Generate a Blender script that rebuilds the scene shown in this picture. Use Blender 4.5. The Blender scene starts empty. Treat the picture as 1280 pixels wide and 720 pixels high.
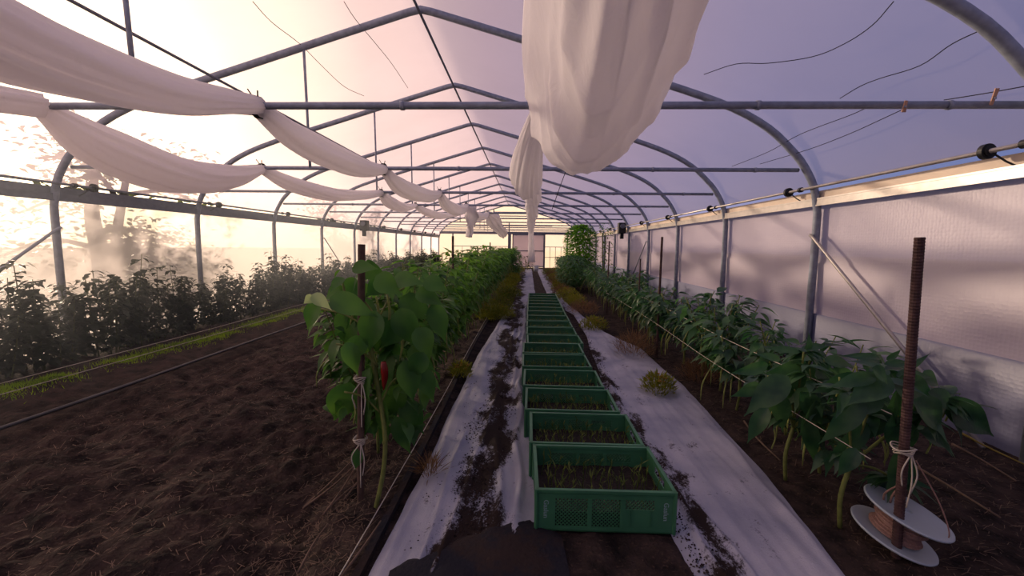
import bpy, bmesh, math, random
from mathutils import Vector, Matrix, noise
S = bpy.context.scene
COL = S.collection
PI = math.pi
rnd = random.Random(7)

# ------------------------------------------------------------------ camera
F, PT, YW, RL, CH = 515.0, .1015, -.0369, -.0113, 1.25
cy, sy, cp, sp, cr, sr = math.cos(YW), math.sin(YW), math.cos(PT), math.sin(PT), math.cos(RL), math.sin(RL)
fwd = Vector((sy*cp, cy*cp, -sp)); up0 = Vector((sy*sp, cy*sp, cp)); r0 = Vector((cy, -sy, 0))
RIGHT = r0*cr - up0*sr; UP = r0*sr + up0*cr
cam = bpy.data.cameras.new('camera'); co = bpy.data.objects.new('camera', cam); COL.objects.link(co)
cam.sensor_width = 36; cam.lens = 36*F/1280; cam.clip_start = .02; cam.clip_end = 500
m = Matrix((RIGHT, UP, -fwd)).transposed().to_4x4(); m.translation = (0, 0, CH); co.matrix_world = m
S.camera = co
CAM = Vector((0, 0, CH))
def ray(u, v): return fwd + RIGHT*((u-640)/F) + UP*((360-v)/F)
def aty(u, v, Y): d = ray(u, v); return CAM + d*(Y/d.y)
def atz(u, v, z=0.): d = ray(u, v); return CAM + d*((z-CH)/d.z)
def atx(u, v, X): d = ray(u, v); return CAM + d*(X/d.x)

# ------------------------------------------------------------------ helpers
def tag(o, label=None, cat=None, group=None, kind=None):
    if label: o['label'] = label
    if cat: o['category'] = cat
    if group: o['group'] = group
    if kind: o['kind'] = kind
    return o
def thing(name, label, cat, loc=(0, 0, 0), rz=0, group=None):
    o = bpy.data.objects.new(name, None); COL.objects.link(o); o.empty_display_size = .1
    o.location = loc; o.rotation_euler = (0, 0, rz)
    return tag(o, label, cat, group)
def dup(root, loc, rz, label=None, group=None, scale=None):
    r = root.copy(); COL.objects.link(r); r.location = loc; r.rotation_euler = (0, 0, rz)
    if scale: r.scale = scale
    if label: r['label'] = label
    if group: r['group'] = group
    for ch in list(root.children):
        c = ch.copy(); COL.objects.link(c); c.parent = r
        for g in ch.children:
            d = g.copy(); COL.objects.link(d); d.parent = c
    return r
class MB:
    def __init__(s, off=(0, 0, 0)): s.v = []; s.f = []; s.off = Vector(off)
    def add(s, vs, fs):
        n = len(s.v); s.v += [Vector(p) for p in vs]; s.f += [tuple(i+n for i in f) for f in fs]
    def box(s, a, b):
        x0, y0, z0 = a; x1, y1, z1 = b
        s.add([(x0,y0,z0),(x1,y0,z0),(x1,y1,z0),(x0,y1,z0),(x0,y0,z1),(x1,y0,z1),(x1,y1,z1),(x0,y1,z1)],
              [(0,3,2,1),(4,5,6,7),(0,1,5,4),(1,2,6,5),(2,3,7,6),(3,0,4,7)])
    def tube(s, pts, r, n=8, cap=True):
        pts = [Vector(p) for p in pts]; R = r if isinstance(r, (list, tuple)) else [r]*len(pts)
        rings = []; side = None
        for i, p in enumerate(pts):
            t = (pts[min(i+1, len(pts)-1)] - pts[max(i-1, 0)]).normalized()
            if side is None:
                a = Vector((0, 0, 1)) if abs(t.z) < .9 else Vector((1, 0, 0)); side = t.cross(a).normalized()
            side = (side - t*side.dot(t)).normalized(); w = t.cross(side)
            rings.append([p + (side*math.cos(k*2*PI/n) + w*math.sin(k*2*PI/n))*R[i] for k in range(n)])
        vs = [q for rg in rings for q in rg]; fs = []
        for i in range(len(pts)-1):
            for k in range(n):
                k2 = (k+1) % n; fs.append((i*n+k, i*n+k2, (i+1)*n+k2, (i+1)*n+k))
        if cap: fs += [tuple(range(n-1, -1, -1)), tuple(range((len(pts)-1)*n, len(pts)*n))]
        s.add(vs, fs)
    def bar(s, a, b, w, h):       # rectangular bar from a to b
        a = Vector(a); b = Vector(b); t = (b-a).normalized(); u = Vector((0, 0, 1)) if abs(t.z) < .9 else Vector((0, 1, 0))
        q = t.cross(u).normalized()*w/2; u = q.cross(t).normalized()*h/2
        s.add([a-q-u, a+q-u, a+q+u, a-q+u, b-q-u, b+q-u, b+q+u, b-q+u], [(0,3,2,1),(4,5,6,7),(0,1,5,4),(1,2,6,5),(2,3,7,6),(3,0,4,7)])
    def disc(s, c, axis, r, t, n=24):
        axis = Vector(axis).normalized(); c = Vector(c); s.tube([c-axis*t/2, c+axis*t/2], r, n)
    def build(s, name, mat, parent=None, smooth=False, bevel=0):
        me = bpy.data.meshes.new(name); me.from_pydata([v - s.off for v in s.v], [], s.f); me.update()
        if smooth: me.polygons.foreach_set('use_smooth', [True]*len(me.polygons))
        me.materials.append(mat)
        if getattr(s, 'fix', False):
            bm = bmesh.new(); bm.from_mesh(me); bmesh.ops.recalc_face_normals(bm, faces=bm.faces); bm.to_mesh(me); bm.free()
        o = bpy.data.objects.new(name, me); COL.objects.link(o)
        if parent: o.parent = parent
        else: o.location = s.off
        if bevel:
            b = o.modifiers.new('bevel', 'BEVEL'); b.width = bevel; b.segments = 2; b.limit_method = 'ANGLE'
        return o
def catmull(pts, n=8):
    P = [Vector(p) for p in pts]; P = [P[0]*2-P[1]] + P + [P[-1]*2-P[-2]]; out = []
    for i in range(1, len(P)-2):
        for k in range(n):
            t = k/n; a, b, c, d = P[i-1:i+3]
            out.append(.5*((2*b) + (c-a)*t + (2*a-5*b+4*c-d)*t*t + (3*b-a-3*c+d)*t**3))
    return out + [P[-2]]

NUM = ['first', 'second', 'third', 'fourth', 'fifth', 'sixth', 'seventh', 'eighth', 'ninth', 'tenth', 'eleventh', 'twelfth', 'thirteenth', 'fourteenth', 'fifteenth', 'sixteenth', 'seventeenth', 'eighteenth', 'nineteenth', 'twentieth']
# ------------------------------------------------------------------ materials
def mat(name, build):
    M = bpy.data.materials.new(name); M.use_nodes = True; nt = M.node_tree; nt.nodes.clear()
    out = nt.nodes.new('ShaderNodeOutputMaterial')
    N = lambda t, **k: _n(nt, t, k)
    sh, vol = build(nt, N)
    if sh is not None: nt.links.new(sh, out.inputs['Surface'])
    if vol is not None: nt.links.new(vol, out.inputs['Volume'])
    return M
def _n(nt, t, k):
    n = nt.nodes.new('ShaderNode'+t)
    for a, b in k.items():
        if a.startswith('_'):
            key = a[1:].replace('_', ' ')
            if key.isdigit(): key = int(key)
            if isinstance(b, bpy.types.NodeSocket): nt.links.new(b, n.inputs[key])
            else: n.inputs[key].default_value = b
        else: setattr(n, a, b)
    return n
def rgb(r, g, b): # sRGB 0-255 -> linear
    f = lambda c: (c/255/12.92) if c/255 <= .04045 else ((c/255+.055)/1.055)**2.4
    return (f(r), f(g), f(b), 1)
def noisecol(nt, N, scale, c1, c2, detail=6, vec=None, lo=.35, hi=.65):
    if vec is None: vec = N('TexCoord').outputs['Object']
    t = N('TexNoise', _Vector=vec, _Scale=scale, _Detail=detail)
    r = N('ValToRGB', _Fac=t.outputs['Fac']); e = r.color_ramp.elements
    e[0].position = lo; e[0].color = c1; e[1].position = hi; e[1].color = c2
    return r.outputs['Color'], t.outputs['Fac']
def plain(name, c, rough=.6, metal=0., var=.25, scale=12, bump=0., spec=.4):
    c2 = tuple(x*(1-var) for x in c[:3]) + (1,)
    def b(nt, N):
        col, f = noisecol(nt, N, scale, c2, c)
        p = N('BsdfPrincipled', _Base_Color=col, _Roughness=rough, _Metallic=metal); p.inputs['Specular IOR Level'].default_value = spec
        if bump:
            bm = N('Bump', _Height=f, _Strength=bump, _Distance=.01); nt.links.new(bm.outputs['Normal'], p.inputs['Normal'])
        return p.outputs[0], None
    return mat(name, b)

def film(name, col, tr, tl, df, bubble=0., rough=.25, seam=False):
    def b(nt, N):
        tc = N('TexCoord').outputs['Object']
        ns = N('TexNoise', _Vector=tc, _Scale=1.3, _Detail=4).outputs['Fac']
        c, _ = noisecol(nt, N, .9, tuple(x*.93 for x in col[:3])+(1,), col, vec=tc)
        if bubble:
            mp = N('Mapping', _Vector=tc); mp.inputs['Scale'].default_value = (1, 1, 1)
            vo = N('TexVoronoi', _Vector=mp.outputs[0], _Scale=38., _Randomness=.35)
            bmp = N('Bump', _Height=vo.outputs['Distance'], _Strength=bubble, _Distance=.008)
            bm2 = N('Bump', _Height=ns, _Strength=.12, _Distance=.1, _Normal=bmp.outputs[0])
        else:
            n2 = N('TexNoise', _Vector=tc, _Scale=6., _Detail=3).outputs['Fac']
            bm2 = N('Bump', _Height=n2, _Strength=.06, _Distance=.05)
        nrm = bm2.outputs[0]
        T = N('BsdfTransparent', _Color=(.97, .96, .95, 1))
        L = N('BsdfTranslucent', _Color=c, _Normal=nrm)
        D = N('BsdfDiffuse', _Color=c, _Normal=nrm)
        b_ = N('MixShader', _Fac=df/(tl+df), _1=L.outputs[0], _2=D.outputs[0])
        m_ = N('MixShader', _Fac=(tl+df)/(tr+tl+df), _1=T.outputs[0], _2=b_.outputs[0])
        if bubble:
            G = N('BsdfGlossy', _Color=(.9, .9, .9, 1), _Roughness=.45, _Normal=nrm)
            m_ = N('MixShader', _Fac=.06, _1=m_.outputs[0], _2=G.outputs[0])
        return m_.outputs[0], None
    return mat(name, b)

def leafmat(name, c1, c2, trans=.45, gloss=.35, scale=9):
    def b(nt, N):
        oi = N('ObjectInfo').outputs['Random']
        tc = N('TexCoord').outputs['Object']
        t = N('TexNoise', _Vector=tc, _Scale=scale, _Detail=2).outputs['Fac']
        mx = N('Math', operation='MULTIPLY_ADD', _0=oi, _1=.3, _2=t)
        r = N('ValToRGB', _Fac=mx.outputs[0]); e = r.color_ramp.elements
        e[0].position = .4; e[0].color = c1; e[1].position = .85; e[1].color = c2
        col = r.outputs['Color']
        hs = N('HueSaturation', _Color=col, _Hue=.485, _Saturation=1.1, _Value=1.7)
        nb = N('TexNoise', _Vector=tc, _Scale=38., _Detail=2).outputs['Fac']; bm = N('Bump', _Height=nb, _Strength=.35, _Distance=.006)
        d = N('BsdfPrincipled', _Base_Color=col, _Roughness=.42, _Normal=bm.outputs[0]); d.inputs['Specular IOR Level'].default_value = gloss
        l = N('BsdfTranslucent', _Color=hs.outputs[0])
        m_ = N('MixShader', _Fac=trans, _1=d.outputs[0], _2=l.outputs[0])
        return m_.outputs[0], None
    return mat(name, b)

M = {}
M['steel'] = plain('galvanised_steel', rgb(158, 166, 182), .5, .1, .25, 20)
M['steel_dark'] = plain('dark_steel', rgb(118, 122, 136), .55, .1, .25, 20)
M['alu'] = plain('aluminium', rgb(196, 190, 184), .35, .4, .15, 14)
M['cream'] = plain('cream_board', rgb(226, 208, 188), .6, 0, .12, 5)
M['black'] = plain('black_plastic', rgb(34, 36, 40), .5, 0, .3, 30)
M['rust'] = plain('rusty_steel', rgb(88, 64, 62), .75, .2, .4, 30, .2)
M['wood'] = plain('grey_wood', rgb(96, 76, 66), .8, 0, .45, 25, .3)
M['stick'] = plain('dry_stalk', rgb(120, 98, 82), .85, 0, .4, 15)
M['yellow_stick'] = plain('yellow_cane', rgb(158, 140, 62), .6, 0, .3, 15)
M['peg'] = plain('peg_wood', rgb(196, 150, 120), .7, 0, .2, 40)
M['cord'] = plain('white_cord', rgb(205, 196, 180), .8, 0, .2, 60)
M['wire'] = plain('thin_wire', rgb(40, 38, 46), .9, 0, .2, 10)
M['hose'] = plain('drip_hose', rgb(70, 70, 76), .45, 0, .3, 12)
M['pinktwine'] = plain('pink_twine', rgb(170, 134, 122), .85, 0, .3, 120, .5)
M['reel'] = plain('white_reel_plastic', rgb(186, 200, 208), .4, 0, .08, 8)
M['stem'] = plain('green_stem', rgb(118, 128, 62), .6, 0, .35, 25)
M['shoot'] = plain('yellow_green_shoot', rgb(150, 160, 84), .6, 0, .35, 18)
M['bark'] = plain('tree_bark', rgb(70, 60, 56), .9, 0, .4, 10)
M['red'] = plain('red_pepper_skin', rgb(128, 30, 26), .25, 0, .3, 12)
M['logo'] = plain('logo_print', rgb(150, 178, 172), .5, 0, .1, 40)
M['bucketwhite'] = plain('white_bucket_plastic', rgb(220, 220, 222), .4, 0, .1, 10)
M['leaf_pepper'] = leafmat('pepper_leaf', rgb(50, 94, 48), rgb(102, 146, 66), .45)
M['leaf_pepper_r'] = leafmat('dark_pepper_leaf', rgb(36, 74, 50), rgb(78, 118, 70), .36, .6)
M['leaf_bean'] = leafmat('broad_leaf', rgb(50, 94, 48), rgb(92, 138, 62), .45, .4, 5)
M['leaf_pale'] = leafmat('pale_leaf', rgb(120, 150, 92), rgb(170, 190, 140), .4, .4, 4)
M['leaf_hedge'] = leafmat('shrub_leaf', rgb(28, 42, 30), rgb(50, 66, 44), .2, .3)
M['leaf_tree'] = leafmat('tree_leaf', rgb(48, 66, 34), rgb(88, 104, 50), .4, .3)
M['leaf_bush'] = leafmat('bush_leaf', rgb(60, 110, 40), rgb(110, 160, 60), .45, .3)
M['leaf_yellow'] = leafmat('yellowish_weed', rgb(70, 88, 36), rgb(138, 140, 52), .35, .2, 14)
M['leaf_dry'] = leafmat('dry_grass', rgb(96, 76, 54), rgb(146, 116, 82), .3, .1, 14)
M['leaf_grass'] = leafmat('fresh_grass', rgb(88, 128, 40), rgb(150, 185, 60), .5, .2, 5)
M['petal'] = plain('orange_petal', rgb(176, 128, 36), .6, 0, .3, 60)
M['sprout'] = leafmat('sprout_green', rgb(66, 92, 44), rgb(122, 134, 66), .4, .2, 9)

def fleece(nt, N):
    tc = N('TexCoord').outputs['Object']
    w = N('TexNoise', _Vector=tc, _Scale=90., _Detail=2).outputs['Fac']
    w2 = N('TexNoise', _Vector=tc, _Scale=11., _Detail=5, _Distortion=1.2).outputs['Fac']
    bm = N('Bump', _Height=w2, _Strength=.25, _Distance=.02)
    b2 = N('Bump', _Height=w, _Strength=.2, _Distance=.001, _Normal=bm.outputs[0])
    c = rgb(246, 242, 244)
    D = N('BsdfDiffuse', _Color=c, _Normal=b2.outputs[0]); L = N('BsdfTranslucent', _Color=rgb(250, 246, 246), _Normal=b2.outputs[0])
    m_ = N('MixShader', _Fac=.52, _1=D.outputs[0], _2=L.outputs[0])
    return m_.outputs[0], None
M['fleece'] = mat('white_fleece', fleece)

def soil(nt, N):
    tc = N('TexCoord').outputs['Object']
    col, f = noisecol(nt, N, 9, rgb(30, 25, 24), rgb(68, 55, 50), 10, tc)
    n2 = N('TexNoise', _Vector=tc, _Scale=70., _Detail=8).outputs['Fac']
    c2 = N('ValToRGB', _Fac=n2); e = c2.color_ramp.elements; e[0].position = .58; e[0].color = (0, 0, 0, 1); e[1].position = .72; e[1].color = (1, 1, 1, 1)
    mx = N('MixRGB', _Fac=c2.outputs[0], _1=col, _2=rgb(104, 82, 68))
    fac = N('Math', operation='MULTIPLY', _0=c2.outputs[0], _1=.5); nt.links.new(fac.outputs[0], mx.inputs[0])
    n3 = N('TexNoise', _Vector=tc, _Scale=24., _Detail=9).outputs['Fac']
    bm = N('Bump', _Height=n3, _Strength=.9, _Distance=.035)
    bm2 = N('Bump', _Height=n2, _Strength=.7, _Distance=.012, _Normal=bm.outputs[0])
    p = N('BsdfPrincipled', _Base_Color=mx.outputs[0], _Roughness=.92, _Normal=bm2.outputs[0]); p.inputs['Specular IOR Level'].default_value = .2
    return p.outputs[0], None
M['soil'] = mat('garden_soil', soil)
M['potsoil'] = plain('potting_soil', rgb(46, 38, 34), .95, 0, .5, 60, .8)
M['turf'] = plain('outdoor_turf', rgb(168, 160, 124), .95, 0, .5, 3)

def mulch(seed, bandx, bandw, amt):
    def b(nt, N):
        tc = N('TexCoord').outputs['Object']
        sx = N('SeparateXYZ', _Vector=tc)
        # soil and crumbs trodden onto the sheet, thickest along a wandering band
        wob = N('TexNoise', _Vector=tc, _Scale=1.4+seed*.1, _Detail=2).outputs['Fac']
        cx = N('Math', operation='MULTIPLY_ADD', _0=wob, _1=.45, _2=bandx-.225)
        dx = N('Math', operation='SUBTRACT', _0=sx.outputs[0], _1=cx.outputs[0]); ab = N('Math', operation='ABSOLUTE', _0=dx.outputs[0])
        band = N('MapRange', _Value=ab.outputs[0], _1=bandw*.35, _2=bandw, _3=amt, _4=0.)
        mp = N('Mapping', _Vector=tc); mp.inputs['Scale'].default_value = (1, .55, 1)
        n1 = N('TexNoise', _Vector=mp.outputs[0], _Scale=7., _Detail=12, _Roughness=.74).outputs['Fac']
        n4 = N('TexNoise', _Vector=tc, _Scale=90., _Detail=5, _Roughness=.7).outputs['Fac']
        n5 = N('Math', operation='MULTIPLY_ADD', _0=n4, _1=.34, _2=-.17)
        n6 = N('Math', operation='ADD', _0=n1, _1=n5.outputs[0])
        s = N('Math', operation='ADD', _0=n6.outputs[0], _1=band.outputs[0])
        r = N('ValToRGB', _Fac=s.outputs[0]); e = r.color_ramp.elements
        e[0].position = .60; e[0].color = (0, 0, 0, 1); e[1].position = .70; e[1].color = (1, 1, 1, 1)
        base, f = noisecol(nt, N, 3, rgb(150, 153, 170), rgb(182, 182, 193), 5, tc)
        mx = N('MixRGB', _Fac=r.outputs[0], _1=base, _2=rgb(44, 34, 31))
        bm = N('Bump', _Height=s.outputs[0], _Strength=.6, _Distance=.012)
        p = N('BsdfPrincipled', _Base_Color=mx.outputs[0], _Roughness=.8, _Normal=bm.outputs[0]); p.inputs['Specular IOR Level'].default_value = .15
        return p.outputs[0], None
    return b
M['mulchL'] = mat('white_mulch_sheet_left', mulch(1, -.21, .17, .24))
M['mulchR'] = mat('white_mulch_sheet_right', mulch(5, .76, .12, .17))
def fabric_m(nt, N):
    tc = N('TexCoord').outputs['Object']
    n1 = N('TexNoise', _Vector=tc, _Scale=3.2, _Detail=9, _Roughness=.65).outputs['Fac']
    r = N('ValToRGB', _Fac=n1); e = r.color_ramp.elements; e[0].position = .47; e[0].color = rgb(36, 36, 44); e[1].position = .56; e[1].color = rgb(50, 41, 39)
    n2 = N('TexNoise', _Vector=tc, _Scale=60., _Detail=6).outputs['Fac']
    bm = N('Bump', _Height=n2, _Strength=.6, _Distance=.012)
    p = N('BsdfPrincipled', _Base_Color=r.outputs[0], _Roughness=.9, _Normal=bm.outputs[0]); p.inputs['Specular IOR Level'].default_value = .15
    return p.outputs[0], None
M['blackfab'] = mat('black_ground_fabric', fabric_m)
def crate_m(nt, N):
    col, f = noisecol(nt, N, 7, rgb(62, 118, 84), rgb(72, 132, 94))
    p = N('BsdfPrincipled', _Base_Color=col, _Roughness=.42)
    l = N('BsdfTranslucent', _Color=rgb(140, 200, 90))
    m_ = N('MixShader', _Fac=.14, _1=p.outputs[0], _2=l.outputs[0])
    return m_.outputs[0], None
M['crate'] = mat('green_crate_plastic', crate_m)

M['film_wall'] = film('clear_wall_film', rgb(245, 238, 236), .28, .66, .06)
M['film_roof'] = film('roof_film', rgb(238, 222, 228), .38, .48, .14)
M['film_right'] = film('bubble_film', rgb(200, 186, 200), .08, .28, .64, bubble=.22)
M['film_skirt_shaded'] = film('shaded_skirt_film', rgb(122, 125, 154), .02, .10, .85, bubble=.2)  # skirt colour darkened to paint in the shade low on the right wall
M['film_end'] = film('end_wall_film', rgb(250, 238, 214), .25, .65, .10)
def haze_m(nt, N):
    sx = N('SeparateXYZ', _Vector=N('TexCoord').outputs['Object'])
    fx = N('MapRange', interpolation_type='SMOOTHSTEP', _Value=sx.outputs[0], _1=.3, _2=3.2, _3=1., _4=0.)
    fz = N('MapRange', interpolation_type='SMOOTHSTEP', _Value=sx.outputs[2], _1=.5, _2=2.6, _3=1., _4=0.)
    fy = N('MapRange', interpolation_type='SMOOTHSTEP', _Value=sx.outputs[1], _1=6., _2=14., _3=1., _4=0.)
    a = N('Math', operation='MULTIPLY', _0=fx.outputs[0], _1=fz.outputs[0]); a = N('Math', operation='MULTIPLY', _0=a.outputs[0], _1=fy.outputs[0])
    d = N('Math', operation='MULTIPLY', _0=a.outputs[0], _1=.125)
    return None, N('VolumeScatter', _Color=(.84, .92, 1, 1), _Density=d.outputs[0], _Anisotropy=.45).outputs[0]
M['haze'] = mat('morning_haze', haze_m)

# ------------------------------------------------------------------ greenhouse frame
CX, Y0, ST, YE, YF = -1.13, 4.43, 1.984, 24.27, -1.6
PROF = [(4.12,0),(4.12,.6),(4.12,1.2),(4.115,1.62),(4.06,1.88),(3.94,2.10),(3.80,2.26),(3.56,2.47),(3.2,2.665),(2.65,2.86),(1.85,3.10),(.9,3.385),(0,3.645)]
def prof_z(d):
    d = abs(d)
    for (a, za), (b, zb) in zip(PROF[3:], PROF[4:]):
        if b <= d <= a: return za + (zb-za)*(a-d)/(a-b)
    return 1.7 if d > 4.1 else 3.64
def bow_pts(y, o=0.):
    c = catmull([(d, z, 0) for d, z in PROF[3:11]], 3)
    R = [(4.12, 0.), (4.12, 1.2)] + [(q.x, q.y) for q in c] + [(.9, 3.385), (.12, 3.615)]
    L = [(CX-(d+o), y, z+o*(z > 1.9)) for d, z in R]; Rr = [(CX+(d+o), y, z+o*(z > 1.9)) for d, z in reversed(R)]
    return L + [(CX, y, 3.64+o)] + Rr
ORD = ['directly above the camera', 'cut off by the top right corner of the photo', 'first one with its peak in view', 'second one with its peak in view', 'third one with its peak in view',
       'fourth one with its peak in view', 'fifth one with its peak in view', 'sixth one with its peak in view', 'seventh one with its peak in view', 'fifth before the far end wall counted from it', 'third before the far end wall', 'second before the far end wall', 'standing against the far end wall']
LB = {-2: 'steel tunnel hoop directly overhead, nearest to the camera', -1: 'steel tunnel hoop whose curve cuts the top right corner, white fleece tied to its crossbar',
      0: 'steel tunnel hoop, first whose roof peak is in view, braced on both sides', 1: 'steel tunnel hoop, second whose roof peak is in view from the camera',
      2: 'steel tunnel hoop, third whose roof peak is in view', 3: 'steel tunnel hoop with thin diagonal braces leaning away, fourth roof peak in view',
      4: 'steel tunnel hoop carrying the black winding motors, fifth roof peak in view', 5: 'steel tunnel hoop just behind the one with the black motors',
      6: 'steel tunnel hoop, seventh roof peak in view, above the tall green bush', 7: 'steel tunnel hoop, third in front of the far end wall',
      8: 'steel tunnel hoop, second in front of the far end wall', 9: 'steel tunnel hoop just in front of the far end wall', 10: 'steel tunnel hoop at the far end wall framing the gable'}
for i in range(-2, 11):
    y = Y0 + ST*i
    t = thing('tunnel_hoop', LB[i], 'greenhouse hoop', (CX, y, 0), 0, 'steel hoops of the tunnel')
    off = (CX, y, 0)
    b = MB(off); b.tube(bow_pts(y), .036, 12); b.build('arch_tube', M['steel'], t, True)
    b = MB(off); b.tube([(CX-3.92, y+.05, 2.065), (CX+3.92, y+.05, 2.065)], .021, 10)
    for x in (-3.6, -2.1, -.75, .45, 1.3, 2.35): b.tube([(x-.012, y+.05, 2.065), (x+.012, y+.05, 2.065)], .026, 10)
    b.build('crossbar', M['steel'], t, True)
    for x in (-2.36, .10):
        b = MB(off); b.tube([(x, y+.04, 2.065), (x, y, prof_z(x-CX))], .014, 8); b.build('strut', M['steel'], t, True)
    if i in (0, 3):
        sgn = -1 if i == 0 else 1
        for x in (CX-4.06, CX+4.06):
            b = MB(off); b.tube([(x, y-.0, 1.40), (x, y+sgn*.05, 1.37), (x, y+sgn*1.8, .0)], .016 if i == 0 else .013, 8)
            o = b.build('brace', M['alu'] if x > 0 and i == 0 else M['steel'], t, True)
    if i == -1:
        pass
# purlins along the tunnel
def long_tube(name, label, cat, x, z, r, m_, y0=-1.5, y1=YE):
    b = MB((x, y0, z)); b.tube([(x, y0, z), (x, y1, z)], r, 10); return tag(b.build(name, m_, None, True), label, cat)
long_tube('ridge_tube', 'thin dark steel tube running along the peak of the roof', 'purlin', CX, 3.595, .014, M['steel_dark'])
long_tube('purlin_tube', 'thin steel tube running along the left roof slope above the fleece', 'purlin', -3.28, 2.955, .014, M['steel_dark'])
# side rails (setting)
for nm, x, s_ in (('trim_1', CX-4.09, 1), ('trim_2', CX+4.09, -1)):  # left rail coloured darker than the right, painting in its backlit shade
    t = bpy.data.objects.new(nm, None); COL.objects.link(t); t.location = (x, YF, 1.7); t['kind'] = 'structure'
    b = MB((x, YF, 1.7)); b.box((min(x-.03*s_, x-.055*s_), YF, 1.775), (max(x-.03*s_, x-.055*s_), YE, 1.85)); b.build('film_board', M['cream'] if s_ < 0 else M['steel_dark'], t)
    b = MB((x, YF, 1.7)); b.box((min(x+.012*s_, x-.05*s_), YF, 1.70), (max(x+.012*s_, x-.05*s_), YE, 1.765))
    b.box((min(x+.016*s_, x), YF, 1.757), (max(x+.016*s_, x), YE, 1.772)); b.box((min(x+.016*s_, x), YF, 1.692), (max(x+.016*s_, x), YE, 1.705)); b.build('clamping_rail', M['alu'] if s_ < 0 else M['steel_dark'], t)
# roll-up shafts with discs and brackets
for side, x, m_ in (('left', -5.13, M['steel_dark']), ('right', 2.88, M['alu'])):
    t = thing('winding_shaft', {'left': 'dark winding shaft with round guide discs along the bright left wall', 'right': 'shiny winding shaft with black guide discs along the right bubble film wall'}[side], 'roll-up shaft', (x, -1.5, 1.875))
    off = (x, -1.5, 1.875)
    b = MB(off); b.tube([(x, -1.5, 1.875), (x, YE-.25, 1.875)], .0145, 12); b.build('shaft', m_, t, True)
    for i in range(-1, 10):
        y = Y0+ST*i
        b = MB(off); b.disc((x, y+.335, 1.875), (0, 1, 0), .048, .03, 24); b.disc((x, y+.335, 1.875), (0, 1, 0), .034, .05, 20); b.build('guide_disc', M['black'], t)
        xs = x + (.09 if side == 'right' else -.09)
        b = MB(off); b.tube([(x, y+.30, 1.86), ((x+xs)/2, y+.26, 1.80), (xs, y+.22, 1.755)], .006, 6); b.tube([(xs, y+.22, 1.755), (xs-.01, y+.33, 1.765)], .006, 6); b.build('strap', M['black'], t)
        b = MB(off); b.disc((x, y+.13, 1.875), (0, 1, 0), .026, .035, 16); b.bar((x, y+.13, 1.875), (x+(.09 if side == 'right' else -.06), y+.02, 1.885), .018, .022); b.build('bracket', M['black'], t)
# film shell (setting)
def film_strip(name, pts, m_, y0=YF, y1=YE, ny=26):
    b = MB((0, 0, 0)); n = len(pts)
    for j in range(ny+1):
        y = y0+(y1-y0)*j/ny
        b.v += [Vector((p[0], y, p[1])) for p in pts]
    for j in range(ny):
        for k in range(n-1): b.f.append((j*n+k, j*n+k+1, (j+1)*n+k+1, (j+1)*n+k))
    return tag(b.build(name, m_, None, True), kind='structure')
film_strip('wall_left', [(CX-4.17, 0-.02), (CX-4.175, .9), (CX-4.17, 1.84)], M['film_wall'])
film_strip('trim_3', [(CX+4.155, -.02), (CX+4.15, .30), (CX+4.15, .56), (CX+4.165, .58)], M['film_skirt_shaded'])
film_strip('wall_right', [(CX+4.17, -.02), (CX+4.175, .42), (CX+4.185, .60), (CX+4.17, 1.10), (CX+4.185, 1.13), (CX+4.17, 1.84)], M['film_right'])
bp = [p for p in bow_pts(0, .045)]
film_strip('ceiling', [(p[0], p[2]) for p in bp if p[2] > 1.8], M['film_roof'])
for nm, yy, mm in (('wall_back', YE+.05, M['film_end']), ('wall_front', YF, M['film_roof'])):
    pts = [(p[0], yy, p[2]) for p in bp]; b = MB(); b.add(pts, [tuple(range(len(pts)))]); o = b.build(nm, mm); o['kind'] = 'structure'

# end wall framing with sliding door
yb = YE-.07
t = thing('gable_frame', 'grey steel gable framing on the far end wall', 'gable frame', (CX, yb, 0)); off = (CX, yb, 0)
b = MB(off); b.box((CX-4.05, yb-.03, 1.93), (CX+4.05, yb+.05, 2.06)); b.build('lintel_beam', M['steel_dark'], t)
for x in (-4.4, -1.07, .98, 2.3):
    b = MB(off); w = .09 if x == -1.07 else .035; b.box((x-w, yb-.02, 0), (x+w, yb+.04, 1.93)); b.build('post', M['steel_dark'], t)
for x, zt in ((-2.0, 3.35), (.05, 3.28), (-1.1, 2.6)):
    b = MB(off); b.box((x-.03, yb-.01, 2.06), (x+.03, yb+.04, zt)); b.build('gable_strut', M['steel_dark'], t)
for x0, x1, z in ((-2.0, .05, 3.2), (-2.0, .05, 2.98), (-3.6, 1.4, 2.42)):
    b = MB(off); b.box((x0, yb-.01, z-.025), (x1, yb+.03, z+.025)); b.build('gable_rail', M['steel_dark'], t)
for x0, x1 in ((-4.4, -1.07), (.98, 2.9)):
    b = MB(off)
    b.box((x0, yb-.01, 1.20), (x1, yb+.03, 1.235))
    if x0 > 0: b.box((x0, yb-.01, .60), (x1, yb+.03, .63))
    b.build('mid_rail', M['steel_dark'], t)
    n = 6
    for k in range(1, n):
        x = x0+(x1-x0)*k/n
        b = MB(off); b.box((x-.012, yb-.005, .0), (x+.012, yb+.02, 1.2)); b.build('picket', M['steel_dark'], t)
t = thing('sliding_door', 'pale grey sliding door panel in the middle of the far end wall', 'door', (-.45, yb-.06, 0)); off = (-.45, yb-.06, 0)
b = MB(off); b.box((-.85, yb-.085, .03), (.93, yb-.06, 1.92)); b.build('door_panel', film('door_film', rgb(214, 204, 218), .10, .50, .40), t)
b = MB(off)
for z in (.03, .95, 1.88): b.box((-.88, yb-.10, z), (.95, yb-.055, z+.05))
for x in (-.90, .91): b.box((x, yb-.10, .0), (x+.05, yb-.055, 1.93))
b.build('door_frame', M['steel_dark'], t)

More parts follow.
